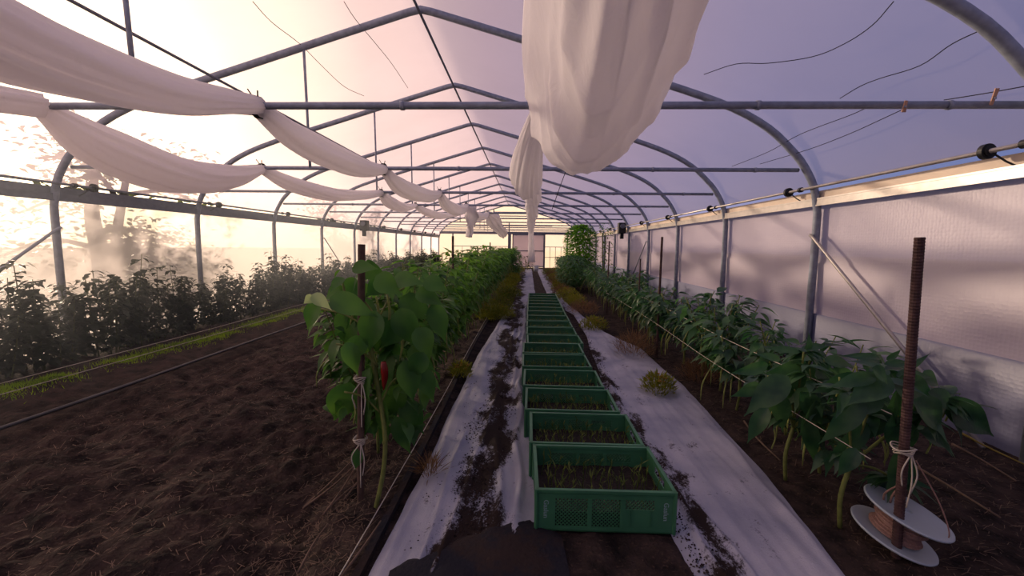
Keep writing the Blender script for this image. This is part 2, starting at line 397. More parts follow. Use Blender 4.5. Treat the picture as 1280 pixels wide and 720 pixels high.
# winding motors
for x, yy, lb in ((2.80, Y0+ST*4, 'black winding motor box on the right side beyond the braces'), (-5.0, Y0+ST*4, 'black winding motor box on the left side rail')):
    t = thing('winding_motor', lb, 'motor', (x, yy+.16, 1.55), 0, 'winding motors'); off = (x, yy+.16, 1.55)
    b = MB(off); b.box((x-.11, yy+.08, 1.66), (x+.11, yy+.3, 1.98)); b.build('motor_housing', M['black'], t, bevel=.02)
    b = MB(off); b.disc((x, yy+.06, 1.875), (0, 1, 0), .07, .05, 20); b.build('gear_cap', M['steel_dark'], t)
    b = MB(off); b.box((x-.05, yy+.1, 1.50), (x+.05, yy+.2, 1.66)); b.build('limit_switch', M['black'], t, bevel=.01)

# ------------------------------------------------------------------ ground
def gz(x, y):
    n = noise.noise(Vector((x*2.3, y*1.7, 0)))*.5 + noise.noise(Vector((x*6, y*5, 3)))*.3 + noise.noise(Vector((x*15, y*13, 7)))*.22 + noise.noise(Vector((x*34, y*30, 1)))*.10
    if x < -.62:
        k = min(1, (-.62-x)/.25); ridge = .025*math.sin((x+.6)*3.1) + .02
        if x < -3.3: k *= .6
        return k*(n*.15+ridge)
    if x > 1.42:
        k = min(1, (x-1.42)/.2); return k*(n*.055+.008)
    if .05 < x < .66 and y < 1.72: return n*.05 + .012
    return n*.004 - .012
def lines(segs):
    out = []
    for a, b, st in segs:
        n = max(1, round((b-a)/st)); out += [a+(b-a)*i/n for i in range(n)]
    return out + [segs[-1][1]]
xs = lines([(-9, -5.6, .5), (-5.6, -4.2, .09), (-4.2, -.55, .026), (-.55, 0, .1), (0, .7, .03), (.7, 1.35, .1), (1.35, 3.1, .03), (3.1, 7, .5)])
ys = lines([(YF, .9, .25), (.9, 4.2, .026), (4.2, 8, .06), (8, 25, .3)])
b = MB()
b.v = [Vector((x, y, gz(x, y))) for y in ys for x in xs]; n = len(xs)
b.f = [(j*n+k, j*n+k+1, (j+1)*n+k+1, (j+1)*n+k) for j in range(len(ys)-1) for k in range(n-1)]
fl = b.build('floor', M['soil'], None, True); fl['kind'] = 'structure'
b = MB(); b.add([(-90, -40, -.06), (60, -40, -.06), (60, 120, -.06), (-90, 120, -.06)], [(0, 1, 2, 3)])
# outdoor ground lies around the tunnel
b = MB()
for (x0, y0, x1, y1) in ((-90, -40, -5.45, 120), (3.2, -40, 60, 120), (-5.45, 24.5, 3.2, 120), (-5.45, -40, 3.2, YF-.1)):
    b.add([(x0, y0, -.05), (x1, y0, -.05), (x1, y1, -.05), (x0, y1, -.05)], [(0, 1, 2, 3)])
tag(b.build('lawn', M['turf']), kind='structure')

# mulch sheets
def sheet(name, fl_, fr_, y0, y1, mt, label, nx=64, ny=330, wr=.012, seed=0, ridges=()):
    b = MB()
    for j in range(ny+1):
        y = y0+(y1-y0)*(j/ny)**1.3; xl = fl_(y); xr = fr_(y)
        for k in range(nx+1):
            s_ = k/nx; x = xl+(xr-xl)*s_
            w = noise.noise(Vector((x*11+seed, y*1.3, seed)))*wr + noise.noise(Vector((x*25, y*3.5, seed+5)))*wr*.55
            lift = .006+wr
            for (xa, ya, xb, yb_, hh, ww) in ridges:
                if ya-.2 < y < yb_+.2:
                    q = (y-ya)/(yb_-ya); xc = xa+(xb-xa)*q+noise.noise(Vector((y*2.2, xa*9, 4)))*.035
                    en = max(0, min(1, (y-ya+.2)/.3))*max(0, min(1, (yb_+.2-y)/.3)); w += hh*en*math.exp(-((x-xc)/ww)**2)
            ed = min(s_, 1-s_)*12
            b.v.append(Vector((x, y, lift*min(1, ed+.3) + w*min(1, ed))))
    n = nx+1
    b.f = [(j*n+k, j*n+k+1, (j+1)*n+k+1, (j+1)*n+k) for j in range(ny) for k in range(nx)]
    o = b.build(name, mt, None, True); tag(o, label, 'mulch sheet'); return o
ed = lambda y, s_: noise.noise(Vector((y*1.1, s_, 0)))*.05 + noise.noise(Vector((y*5, s_, 0)))*.015
def pw(y, P):
    for (a, va), (b_, vb) in zip(P, P[1:]):
        if y <= b_: return va+(vb-va)*max(0, (y-a)/(b_-a))
    return P[-1][1]
sheet('mulch_sheet', lambda y: pw(y, [(1, -.575), (4.6, -.55), (6.8, -.45), (8.5, -.30), (23, -.20)])+ed(y, 1)*.5, lambda y: pw(y, [(1, -.02), (1.62, .03), (1.8, .16), (6.5, .2), (23, .24)])+ed(y, 2)*.3, 1.0, 22.5, M['mulchL'], 'white mulch sheet strewn with soil left of the green crates', seed=2, wr=.014,
      ridges=[(-.36, 1.2, -.30, 2.2, .020, .013), (-.42, 1.3, -.40, 2.5, .014, .010), (-.10, 1.7, -.16, 2.4, .028, .014), (-.02, 1.5, -.06, 3.6, .030, .020), (-.05, 3, -.03, 8.5, .035, .022), (-.11, 3.4, -.09, 8.5, .026, .016), (-.27, 2.4, -.22, 3.4, .016, .010), (-.20, 4.2, -.16, 8, .02, .014)])
sheet('mulch_sheet', lambda y: pw(y, [(1, .66), (1.7, .645), (2.6, .63), (3.7, .70), (5.7, .84), (7.5, .86), (9.3, .52), (23, .5)])+ed(y, 3)*.4, lambda y: pw(y, [(1, 1.20), (1.5, 1.245), (2.2, 1.33), (3.8, 1.44), (5.1, 1.40), (6.0, 1.15), (7.2, 1.02), (9.5, .86), (23, .82)])+ed(y, 4)*.6, 1.0, 22.5, M['mulchR'], 'wide white mulch sheet lying right of the green crates', seed=9, wr=.010,
      ridges=[(.78, 1.3, .72, 2.6, .028, .016), (.88, 1.3, .78, 2.4, .020, .012), (.74, 2.4, .76, 4.6, .022, .016), (1.18, 1.2, 1.30, 2.6, .016, .03)])
# black ground fabric in the foreground
b = MB(); nx, ny = 30, 16
for j in range(ny+1):
    for k in range(nx+1):
        u = k/nx; v = j/ny; x = -.50+u*.66
        top = 1.44+.33*min(1, u/.72)-.12*max(0, (u-.8)*5) + noise.noise(Vector((u*7, 1, 0)))*.035
        y = .9+(top-.9)*v; x += .05*(1-v)
        b.v.append(Vector((x, y, .040+noise.noise(Vector((x*5, y*6, 2)))*.018+noise.noise(Vector((x*16, y*16, 2)))*.007-.02*(v > .99))))
b.f = [(j*(nx+1)+k, j*(nx+1)+k+1, (j+1)*(nx+1)+k+1, (j+1)*(nx+1)+k) for j in range(ny) for k in range(nx)]
tag(b.build('ground_fabric', M['blackfab'], None, True), 'black ground fabric dusted with soil in front of the nearest crate', 'ground fabric')
# edging strip + drip hoses
def hose(name, label, cat, pts, r, m_, grp=None, n=6):
    P = catmull(pts, 6); b = MB(pts[0]); b.tube(P, r, n); return tag(b.build(name, m_, None, True), label, cat, grp)
b = MB((-.64, 1.0, 0)); pts = [(-.64+.02*math.sin(y*.9), y, .012) for y in [1+.3*i for i in range(60)]]
for a, c in zip(pts, pts[1:]): b.bar(a, c, .032, .03)
tag(b.build('edging_strip', M['blackfab']), 'dark edging strip along the left edge of the left white mulch sheet', 'edging')
hose('drip_hose', 'thin grey drip hose lying beside the dark edging strip', 'hose', [(-.675, 1.0, .045), (-.665, 1.8, .045), (-.66, 3, .045), (-.67, 5, .045), (-.68, 9, .045)], .0026, M['alu'])
hose('drip_hose', 'drip hose along the left bed between grass strip and dug soil', 'hose', [(-3.35, 1.8, .06), (-3.32, 3, .06), (-3.36, 4.5, .055), (-3.4, 7, .05), (-3.4, 12, .05), (-3.4, 20, .05)], .014, M['hose'])
for k, (x, z, w) in enumerate(((-4.02, .075, 'near side'), (-4.28, .09, 'far side'))):
    hose('guide_string', 'pale string stretched along the %s of the grass strip' % w, 'string', [(x, 2.4, z), (x+.02, 5, z), (x-.01, 8, z+.01), (x, 14, z)], .0035, M['cord'], None)

# grass strip (nobody could count it)
b = MB()
for k in range(15000):
    y = 2.3+11*rnd.random()**1.2; cxn = -4.13+noise.noise(Vector((y*.9, 5, 0)))*.08
    den = noise.noise(Vector((y*1.5, 2, 0)))
    if den < -.22 and rnd.random() < .85: continue
    x = cxn + rnd.gauss(0, .10); z = gz(x, y)-.005; h = rnd.uniform(.02, .055); a = rnd.uniform(0, 2*PI); w = .004
    dx, dy = math.cos(a)*w, math.sin(a)*w; l = rnd.uniform(0, .03); b2 = rnd.uniform(0, 2*PI)
    b.add([(x-dx, y-dy, z), (x+dx, y+dy, z), (x+math.cos(b2)*l, y+math.sin(b2)*l, z+h)], [(0, 1, 2)])
tag(b.build('grass', M['leaf_grass']), 'bright green grass growing in a strip on the left bed', 'grass', kind='stuff')
# straw and dry bits
b = MB()
for k in range(15000):
    r = rnd.random()
    if r < .42: x = rnd.uniform(-3.2, -.7); y = 1.0+6*rnd.random()**1.5
    elif r < .72: x = rnd.gauss(-.9, .14); y = 1.0+7*rnd.random()**1.3; x = min(x, -.68)
    else: x = rnd.uniform(1.42, 2.9); y = 1.1+6*rnd.random()**1.4
    z = gz(x, y)+.006; a = rnd.uniform(0, PI) if x < 0 else rnd.gauss(.3, .7); l = rnd.uniform(.01, .05)*(1.4 if rnd.random() < .12 else 1); w = rnd.uniform(.0005, .0015)
    d = Vector((math.cos(a), math.sin(a), rnd.uniform(-.2, .3)))*l; q = Vector((-math.sin(a), math.cos(a), 0))*w
    p = Vector((x, y, z)); b.add([p-q, p+q, p+d+q, p+d-q], [(0, 1, 2, 3)])
tag(b.build('straw', M['stick']), 'dry straw bits strewn over the soil beds', 'straw', kind='stuff')
# soil crumbs on the sheets
b = MB()
for k in range(9000):
    y = 1.35+8*rnd.random()**1.5; x = -.21+noise.noise(Vector((y*1.7, 9, 0)))*.16+rnd.gauss(0, .07)
    if rnd.random() < .12: x = rnd.uniform(-.5, .02)
    if rnd.random() < .28: x = pw(y, [(1, .72), (2.6, .69), (5.7, .80), (9, .8)])+rnd.gauss(0, .045)
    if -.05 < x < .64: continue
    r = rnd.uniform(.0015, .0065)*(1.6 if rnd.random() < .06 else 1); z = .022; q = [rnd.uniform(.6, 1.3) for _ in range(5)]
    b.add([(x-r*q[0], y-r*.3, z-r*.4), (x+r*.2, y-r*q[1], z-r*.4), (x+r*q[2], y+r*.2, z-r*.4), (x-r*.1, y+r*q[3], z-r*.4), (x+r*.1, y, z+r*q[4]*.7)], [(0, 1, 4), (1, 2, 4), (2, 3, 4), (3, 0, 4)])
tag(b.build('soil_crumbs', M['soil']), 'dark soil crumbs spilled over the white mulch sheets', 'soil', kind='stuff')

# loose stalks
def stalk(a, c, r, m_, label, bend=.02, name='dry_stalk', cat='stalk', grp='dry stalks on the ground'):
    a = Vector(a); c = Vector(c); mid = (a+c)/2 + Vector((rnd.uniform(-bend, bend), rnd.uniform(-bend, bend), 0))
    P = catmull([a, mid, c], 5); b = MB(a); b.tube(P, [r*(1-.5*i/len(P)) for i in range(len(P))], 6); return tag(b.build(name, m_, None, True), label, cat, grp)
def gp(u, v, h=.03): p = atz(u, v, h); return (p.x, p.y, gz(p.x, p.y)+h*.9)
for (u0, v0, u1, v1, lb) in ((380, 620, 448, 569, 'long dry stalk, upper one leaning to the left stake'), (378, 622, 450, 582, 'dry stalk just below the upper long one by the left stake'),
                         (404, 643, 447, 585, 'dry stalk, steepest of those beside the left stake'), (406, 640, 450, 598, 'dry stalk under the steepest one beside the left stake'),
                         (430, 622, 470, 582, 'short dry stalk behind the base of the left stake'), (372, 705, 410, 655, 'dark curved stalk low in the foreground left of the sheet'),
                         (428, 720, 476, 650, 'pale stalk parallel to the dark edging strip in the foreground')):
    stalk(gp(u0, v0), gp(u1, v1, .05), .006, M['stick'], lb)
for (u0, v0, u1, v1, lb) in ((1145, 585, 1250, 650, 'brown cane lying on soil right of the white reel'), (1190, 557, 1270, 600, 'dark cane lying on soil by the right film wall'),
                         (930, 525, 975, 575, 'brown stalk on the soil between the right plants')):
    stalk(gp(u0, v0), gp(u1, v1), .007, M['stick'], lb, grp='brown canes on the right bed')
stalk(gp(1198, 539, .16), gp(1285, 582, .05), .007, M['yellow_stick'], 'yellow cane lying under the big leaves by the right wall', name='yellow_cane', cat='cane', grp=None)

# ------------------------------------------------------------------ stakes, rods
def rod(x, y, h, r, m_, label, lean=0., ribs=True, grp=None, name='rebar_stake', cat='stake'):
    t = MB((x, y, 0)); P = []; R = []
    n = 220 if ribs and r > .014 else 2
    for i in range(n+1):
        z = -.02+(h+.02)*i/n; P.append((x+lean*z, y, z)); R.append(r*(1.0 if i % 2 else .90) if n > 2 else r)
    t.tube(P, R, 12); return tag(t.build(name, m_, None, False), label, cat, grp)
rod(1.52, 1.62, 1.30, .0175, M['rust'], 'ribbed rusty steel stake standing tall in front of the right wall', -.035)
rod(-.79, 1.85, 1.25, .0165, M['wood'], 'brown wooden stake rising from the nearest left plant', .03, False, name='wooden_stake')
rod(1.5, 4.70, 1.37, .013, M['rust'], 'rusty stake in the right row, second from the camera', grp='stakes in the right row')
rod(1.5, 5.55, 1.1, .009, M['rust'], 'thin stake in the right row just beyond the second rusty one', grp='stakes in the right row')
rod(1.5, 7.7, 1.36, .012, M['rust'], 'thin rusty stake before the tall bush in the right row', grp='stakes in the right row')
rod(-.9, 4.95, 1.36, .014, M['wood'], 'dark stake above the left row below the torn fleece end', grp='stakes in the left row')
rod(-.9, 9.9, 1.33, .014, M['wood'], 'thin dark stake far along the left row', grp='stakes in the left row')
rod(-.9, 7.4, 1.22, .010, M['wood'], 'short dark stake half hidden by the left row', grp='stakes in the left row')

# cords along the rows
def cord(name, label, pts, r=.0019, grp=None, m_=None): return hose(name, label, 'cord', pts, r, m_ or M['cord'], grp)
cord('trellis_cord', 'white cord along the path side of the right row, lower one', [(1.38, 1.62, .42), (1.40, 3.1, .40), (1.38, 4.7, .45), (1.4, 7.7, .45)])
cord('trellis_cord', 'white cord along the right row, upper one', [(1.46, 1.64, .60), (1.47, 3.1, .585), (1.46, 4.7, .62), (1.46, 7.7, .62)])
cord('trellis_cord', 'white cord along the left row at leaf height', [(-.74, 1.87, .93), (-.66, 3.4, .92), (-.72, 4.95, .95), (-.72, 7.4, .95)])
def knot(x, y, z, label, r=.028):
    t = thing('tied_string', label, 'string', (x, y, z)); b = MB((x, y, z))
    for k in range(5):
        P = [(x+math.cos(a)*(r+.003*k), y+math.sin(a)*(r+.003*k), z+.006*k-.01+.006*math.sin(a*2+k)) for a in [i*2*PI/16 for i in range(17)]]
        b.tube(P, .0028, 5)
    b.build('winding', M['cord'], t, True)
    b = MB((x, y, z))
    for dx, l in ((.03, .16), (-.03, .13), (.012, .22)):
        b.tube(catmull([(x+.01, y-r, z), (x+dx, y-r-.012, z-l*.5), (x+dx*.6, y-r-.006, z-l)], 5), .0028, 5)
    b.build('loose_ends', M['cord'], t, True)
knot(-.77, 1.85, .62, 'white string knotted around the wooden stake at mid height', .022)
knot(-.783, 1.85, .32, 'white string knotted low on the wooden stake', .020)
knot(1.50, 1.62, .46, 'white string wound around the rusty stake above the reel', .026)

# ------------------------------------------------------------------ leaves and plants
def leaf(b, base, d, up, L, W, droop=.25, fold=.18, n=5, shape=1., curl=0., fine=False):
    base = Vector(base); d = Vector(d).normalized(); up = Vector(up); s_ = d.cross(up)
    if s_.length < 1e-3: s_ = Vector((1, 0, 0))
    s_.normalize(); u = s_.cross(d).normalized()
    k0 = len(b.v); cols = (-1, -.5, 0, .5, 1) if fine else (-1, 0, 1)
    for i in range(n+1):
        t = i/n; w = W/2*(math.sin(PI*min(1, t**(.66*shape)))**(.75+.75*t) if 0 < t < 1 else 0.03)
        c = base + d*(L*t*(1-.15*droop*t)) - u*(droop*L*t*t)
        for s in cols:
            z = fold*abs(s)*w + (math.sin(t*9+s*2)*.05*w*abs(s) if fine else 0) - curl*s*s*w
            b.v.append(c + s_*(w*s*(.97)) + u*z)
    m_ = len(cols)
    for i in range(n):
        for k in range(m_-1): b.f.append((k0+i*m_+k, k0+i*m_+k+1, k0+(i+1)*m_+k+1, k0+(i+1)*m_+k))

def pepper_plant(seed, h, w, nl, L, m_, shoots=True, wratio=.46, low=.30):
    R = random.Random(seed); parts = []
    st = MB(); fo = MB(); sh = MB()
    fk = Vector((R.uniform(-.02, .02), R.uniform(-.02, .02), h*low)); st.tube(catmull([(0, 0, -.02), (R.uniform(-.02, .02), 0, h*.15), fk], 4), [.010]*9, 6)
    tips = []
    for k in range(7):
        a = k*2*PI/7+R.uniform(-.4, .4); rr = w*R.uniform(.35, .85); e = Vector((math.cos(a)*rr, math.sin(a)*rr, h*R.uniform(.68, .96)))
        mid = fk.lerp(e, .5)+Vector((math.cos(a)*.03, math.sin(a)*.03, 0)); P = catmull([fk, mid, e], 4); st.tube(P, [.006-.003*i/len(P) for i in range(len(P))], 5); tips.append((fk, mid, e, a))
    for k in range(nl):
        f_, mid, e, a = tips[R.randrange(7)]; t = R.random()**.8
        p = (f_.lerp(mid, t*2) if t < .5 else mid.lerp(e, t*2-1))
        a2 = a+R.gauss(0, 1.1); out = Vector((math.cos(a2), math.sin(a2), 0)); el = R.uniform(-.75, .35) if t < .9 else R.uniform(-.3, .7)
        d = (out + Vector((0, 0, el))).normalized(); l = L*R.uniform(.6, 1.15)
        pb = p + out*R.uniform(.01, .06)
        if R.random() < .35: fo.tube([p, pb], .002, 3, False)
        leaf(fo, pb, d, Vector((R.uniform(-.35, .35), R.uniform(-.35, .35), 1)), l, l*wratio*R.uniform(.85, 1.15), R.uniform(.15, .6), R.uniform(.05, .35), 5)
    parts = [('stem', st, M['stem']), ('foliage', fo, m_)]
    if shoots:
        for k in range(16):
            a = R.uniform(0, 2*PI); r = R.uniform(.1, w*.8); x, y = math.cos(a)*r, math.sin(a)*r; z1 = h*R.uniform(.35, .62); z0 = z1-R.uniform(.12, .3)
            sh.tube(catmull([(x*.8, y*.8, z1), (x, y, (z0+z1)/2), (x*1.02, y*1.02, z0)], 3), [.003, .005, .006, .006, .005, .004, .002][:7], 5)
        parts.append(('pod', sh, M['shoot']))
    return parts
def make(parts, name, label, cat, loc, group):
    t = thing(name, label, cat, loc, 0, group)
    for nm, mb, mm in parts: 
        o = mb.build(nm, mm, t, True)
        if nm == 'pod': o['kind'] = 'stuff'
    return t
def row(protos, spots, group, labelf):
    made = []
    for i, (x, y, s_, rz) in enumerate(spots):
        k = i % len(protos); z = max(0, gz(x, y)) if abs(x) > .6 else 0
        if protos[k][1] is None:
            protos[k][1] = make(protos[k][0], *protos[k][2], (x, y, z), group); o = protos[k][1]; o.rotation_euler.z = rz; o.scale = (s_, s_, s_); o['label'] = labelf(i, len(spots))
        else: o = dup(protos[k][1], (x, y, z), rz, labelf(i, len(spots)), group, (s_, s_, s_))
        made.append(o)
    return made
def nth(i): return NUM[i] if i < 20 else None
def labL(i, n): return 'bushy green pepper plant in the left row, %s behind the broad-leaved front plant' % NUM[i] if i < 18 else 'dense green pepper plant towards the far end of the left row'
def labR(i, n): return 'dark green pepper plant in the right row, %s one beyond the rusty stake' % NUM[i] if i < 18 else 'dark green pepper plant near the far end of the right row'
PL = [[pepper_plant(20+k, 1.22, .47, 470, .13, M['leaf_pepper'], low=.17), None, ('pepper_plant', '', 'pepper plant')] for k in range(5)]
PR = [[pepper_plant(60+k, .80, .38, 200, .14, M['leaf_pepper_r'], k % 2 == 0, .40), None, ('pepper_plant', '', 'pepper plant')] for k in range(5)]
sL = []; y = 2.35; R2 = random.Random(5)
while y < 20.5: sL.append((-.90+R2.uniform(-.06, .06), y, R2.uniform(.94, 1.06) * (1.0 if y > 3 else .93), R2.uniform(0, 6.28))); y += R2.uniform(.34, .44)*(1 if y < 9 else 1.15)
row(PL, sL, 'pepper plants in the left row', labL)
sR = []; y = 2.25
while y < 20.5: sR.append((1.66+R2.uniform(-.06, .08), y, R2.uniform(.88, 1.08)*(.92 if y < 3.3 else 1.08), R2.uniform(0, 6.28))); y += R2.uniform(.38, .48)*(1 if y < 9 else 1.15)
row(PR, sR, 'pepper plants in the right row', labR)

# nearest left plant: broad leaves, built leaf by leaf around the wooden stake
def px_leaves(b, L, Y, dy=.05, fine=True, seed=1):
    R = random.Random(seed)
    for (u0, v0, u1, v1, wpx) in L:
        yy = Y+R.uniform(-dy, dy); a = aty(u0, v0, yy); c = aty(u1, v1, yy-.03)
        d = c-a; l = d.length; W = wpx/F*yy
        upv = Vector((R.uniform(-.7, .7), -1, R.uniform(.1, 1.0)))
        leaf(b, a, d, upv, l, W, R.uniform(.15, .45), R.uniform(.12, .42), 10, 1.0, 0, fine)
base = Vector((-.80, 1.90, 0))
t = thing('pepper_plant', 'broad-leaved green pepper plant tied to the wooden stake, nearest in the left row', 'pepper plant', base); off = base
b = MB(off); b.tube(catmull([(-.70, 1.80, 0), (-.665, 1.82, .18), (-.66, 1.84, .36), (-.70, 1.86, .6), (-.76, 1.88, .95)], 5), [.011]*21, 7)
for p in (aty(395, 385, 1.9), aty(440, 370, 1.85), aty(505, 360, 2.0), aty(520, 400, 2.0), aty(420, 430, 1.8), aty(430, 490, 1.8), aty(500, 470, 1.9)):
    q = Vector((-.68, 1.85, p.z-.12)); b.tube(catmull([q, q.lerp(p, .5)+Vector((0, 0, .03)), p], 4), .005, 5)
b.build('stem', M['stem'], t, True)
b = MB(off)
LV = [(440,372,385,360,0),(398,378,376,414,26),(412,372,470,392,34),(440,385,428,445,44),(470,388,455,445,40),(425,425,402,462,30),(432,428,450,470,26),(438,478,414,540,48),(450,480,440,520,26),
      (500,372,545,400,34),(500,385,520,440,40),(475,395,490,460,44),(520,410,545,450,34),(490,440,470,500,34),(505,450,520,505,36),(462,460,440,540,30),(530,440,510,480,30),
      (450,350,425,375,30),(470,345,500,368,32),(430,360,400,372,24),(480,350,455,372,26),(520,365,555,378,26),(460,500,445,560,26),(505,500,530,545,34),(480,500,470,560,34),(495,520,512,575,26),(455,330,480,350,30),(440,335,470,332,22),(530,350,560,362,26),
      (470,415,500,450,36),(455,420,430,455,30),(515,430,540,470,32),(500,400,475,440,36),(465,375,440,410,40),(490,350,530,350,30),(540,380,560,430,30),(525,460,545,505,28),(450,560,440,590,22),(500,480,480,530,36)]
px_leaves(b, [(q[0], q[1], q[2], q[3], q[4]*.92) for q in LV if q[4]], 1.86, .14, seed=3)
RR = random.Random(77)
for q in range(150):
    p = aty(RR.gauss(482, 38), RR.uniform(335, 540), 1.9+RR.uniform(0, .28)); a = RR.uniform(0, 2*PI); l = RR.uniform(.07, .14)
    if abs(p.x+.75) > .32: continue
    leaf(b, p, (math.cos(a), math.sin(a), RR.uniform(-1.3, .1)), (RR.uniform(-.4, .4), RR.uniform(-.4, .4), 1), l, l*.5, RR.uniform(.2, .5), .25, 6)
b.build('foliage', M['leaf_bean'], t, True)
b = MB(off); px_leaves(b, [(390, 368, 412, 384, 17), (392, 370, 379, 380, 13)], 1.8, .02, seed=8)
o = b.build('pale_leaf', M['leaf_pale'], t, True); o['label'] = 'pale silvery upturned leaf'
b = MB(off)
for (u, v, l) in ((428, 352, .14), (450, 365, .17), (470, 370, .15), (438, 372, .13), (484, 368, .18), (442, 500, .12), (500, 410, .16), (478, 505, .2)):
    p = aty(u, v, 1.88); b.tube(catmull([p, p+Vector((.01, 0, -l*.5)), p+Vector((-.005, 0, -l))], 4), [.004, .005, .006, .0065, .006, .006, .005, .004, .002], 6)
o = b.build('pod', M['shoot'], t, True)
b = MB(off); p = aty(479, 452, 1.80); b.tube(catmull([p, p+Vector((.006, 0, -.06)), p+Vector((0, 0, -.135))], 5), [.010, .014, .016, .017, .017, .016, .015, .013, .010, .006, .002], 10)
o = b.build('fruit', M['red'], t, True); o['label'] = 'long red pepper'

# nearest right plants
def right_plant(name_label, base, LV, Y, tops, seed, dy=.12):
    t = thing('pepper_plant', name_label, 'pepper plant', base); off = Vector(base)
    b = MB(off); bx, by, _ = base
    fk = Vector((bx+.02, by, .30)); b.tube(catmull([(bx, by, 0), (bx-.01, by, .15), fk], 5), .010, 7)
    for (u, v) in tops:
        p = aty(u, v, Y); b.tube(catmull([fk, fk.lerp(p, .5)+Vector((0, 0, .02)), p], 5), .0055, 5)
    b.build('stem', M['stem'], t, True)
    b = MB(off); px_leaves(b, [(q[0], q[1], q[2], q[3], q[4]*.74) for q in LV], Y, dy, seed=seed)
    RR = random.Random(seed)
    for (u, v) in tops*3 + [(u+RR.uniform(-30, 30), v+RR.uniform(-8, 30)) for u, v in tops*2]:
        p = aty(u, v, Y+RR.uniform(-.05, .25))
        for q in range(7):
            a = RR.uniform(0, 2*PI); l = RR.uniform(.07, .15)
            leaf(b, p, (math.cos(a), math.sin(a), RR.uniform(-.6, .5)), (RR.uniform(-.3, .3), RR.uniform(-.3, .3), 1), l, l*.38, RR.uniform(.2, .6), .25, 6)
    b.build('foliage', M['leaf_pepper_r'], t, True)
    b = MB(off)
    for q in range(16):
        p = aty(RR.choice(tops)[0]+RR.uniform(-25, 25), RR.uniform(455, 560), Y+RR.uniform(-.03, .15)); l = RR.uniform(.06, .12)
        b.tube(catmull([p, p+Vector((.01, 0, -l*.5)), p+Vector((-.005, 0, -l))], 3), .004, 5)
    b.build('pod', M['shoot'], t, True)['kind'] = 'stuff'
    return t
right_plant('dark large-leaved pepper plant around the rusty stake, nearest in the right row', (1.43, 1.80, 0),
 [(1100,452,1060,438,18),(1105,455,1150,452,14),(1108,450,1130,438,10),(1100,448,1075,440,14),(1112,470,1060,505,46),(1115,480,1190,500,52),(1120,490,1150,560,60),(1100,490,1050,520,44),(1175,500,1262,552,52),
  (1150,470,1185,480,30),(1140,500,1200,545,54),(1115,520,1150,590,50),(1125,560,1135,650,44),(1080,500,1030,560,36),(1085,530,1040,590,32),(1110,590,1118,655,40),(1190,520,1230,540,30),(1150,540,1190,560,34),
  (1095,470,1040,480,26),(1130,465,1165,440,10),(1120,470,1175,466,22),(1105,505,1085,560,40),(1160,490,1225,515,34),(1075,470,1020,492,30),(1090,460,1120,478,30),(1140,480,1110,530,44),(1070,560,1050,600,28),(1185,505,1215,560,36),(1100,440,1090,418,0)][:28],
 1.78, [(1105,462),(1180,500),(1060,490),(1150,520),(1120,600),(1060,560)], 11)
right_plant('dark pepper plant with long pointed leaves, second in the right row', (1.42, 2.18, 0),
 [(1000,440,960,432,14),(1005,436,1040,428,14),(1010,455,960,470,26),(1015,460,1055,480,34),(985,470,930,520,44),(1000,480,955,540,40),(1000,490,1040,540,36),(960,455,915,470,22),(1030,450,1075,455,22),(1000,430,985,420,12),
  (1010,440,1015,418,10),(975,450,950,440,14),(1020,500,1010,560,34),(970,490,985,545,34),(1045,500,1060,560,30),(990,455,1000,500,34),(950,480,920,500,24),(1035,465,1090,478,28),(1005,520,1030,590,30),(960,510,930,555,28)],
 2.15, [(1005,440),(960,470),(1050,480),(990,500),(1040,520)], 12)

# tall bush at the far right, dark rounded bush beside it
def bush(name, label, cat, loc, rx, ry, h, n, L, m_, z0=.05, seed=1, stem=True, wr=.5):
    R = random.Random(seed); t = thing(name, label, cat, loc)
    b = MB()
    for k in range(n):
        th = R.uniform(0, 2*PI); zz = R.random(); rad = math.sqrt(max(0, 1-(2*zz-1)**4))*(R.random()**.35)
        p = Vector((math.cos(th)*rx*rad, math.sin(th)*ry*rad, z0+(h-z0)*zz)); d = Vector((math.cos(th), math.sin(th), R.uniform(-.5, .6)))
        leaf(b, p, d, Vector((R.uniform(-.3, .3), R.uniform(-.3, .3), 1)), L*R.uniform(.6, 1.2), L*wr*R.uniform(.7, 1.1), R.uniform(.1, .5), .15, 3)
    b.build('foliage', m_, t, True)
    if stem:
        b = MB()
        for k in range(5):
            a = R.uniform(0, 2*PI); b.tube(catmull([(0, 0, -.02), (math.cos(a)*rx*.3, math.sin(a)*ry*.3, h*.4), (math.cos(a)*rx*.5, math.sin(a)*ry*.5, h*.85)], 4), .010, 5)
        b.build('stem', M['stem'], t, True)
    return t
bush('tall_bush', 'tall bright green bush rising above the far end of the right row', 'bush', (1.62, 12.8, 0), .47, .6, 1.92, 3600, .13, M['leaf_bush'], .3, 3)
bush('climbing_vine', 'sparse climbing vine beside the tall bright green bush', 'vine', (2.25, 12.2, 0), .22, .4, 1.95, 260, .10, M['leaf_pepper'], .5, 4)
bush('round_bush', 'dark rounded bush in front of the tall bright green bush', 'bush', (1.28, 12.0, 0), .42, 1.3, 1.0, 3000, .10, M['leaf_pepper_r'], .15, 6)
bush('round_bush', 'dense green bush closing the far end of the left row', 'bush', (-.75, 17.0, 0), .5, 1.4, 1.12, 3000, .12, M['leaf_pepper'], .05, 8)
bush('potted_bush', 'small grey-green plant by the door at the end of the path', 'plant', (.02, 21.6, 0), .35, .35, .75, 300, .10, M['leaf_hedge'], .05, 9)
t = thing('bucket', 'small white bucket standing at the end of the path', 'bucket', (.42, 20.2, .03)); b = MB()
b.tube([(0, 0, 0), (0, 0, .28)], [.11, .14], 20); b.build('bucket_body', M['bucketwhite'], t, True)
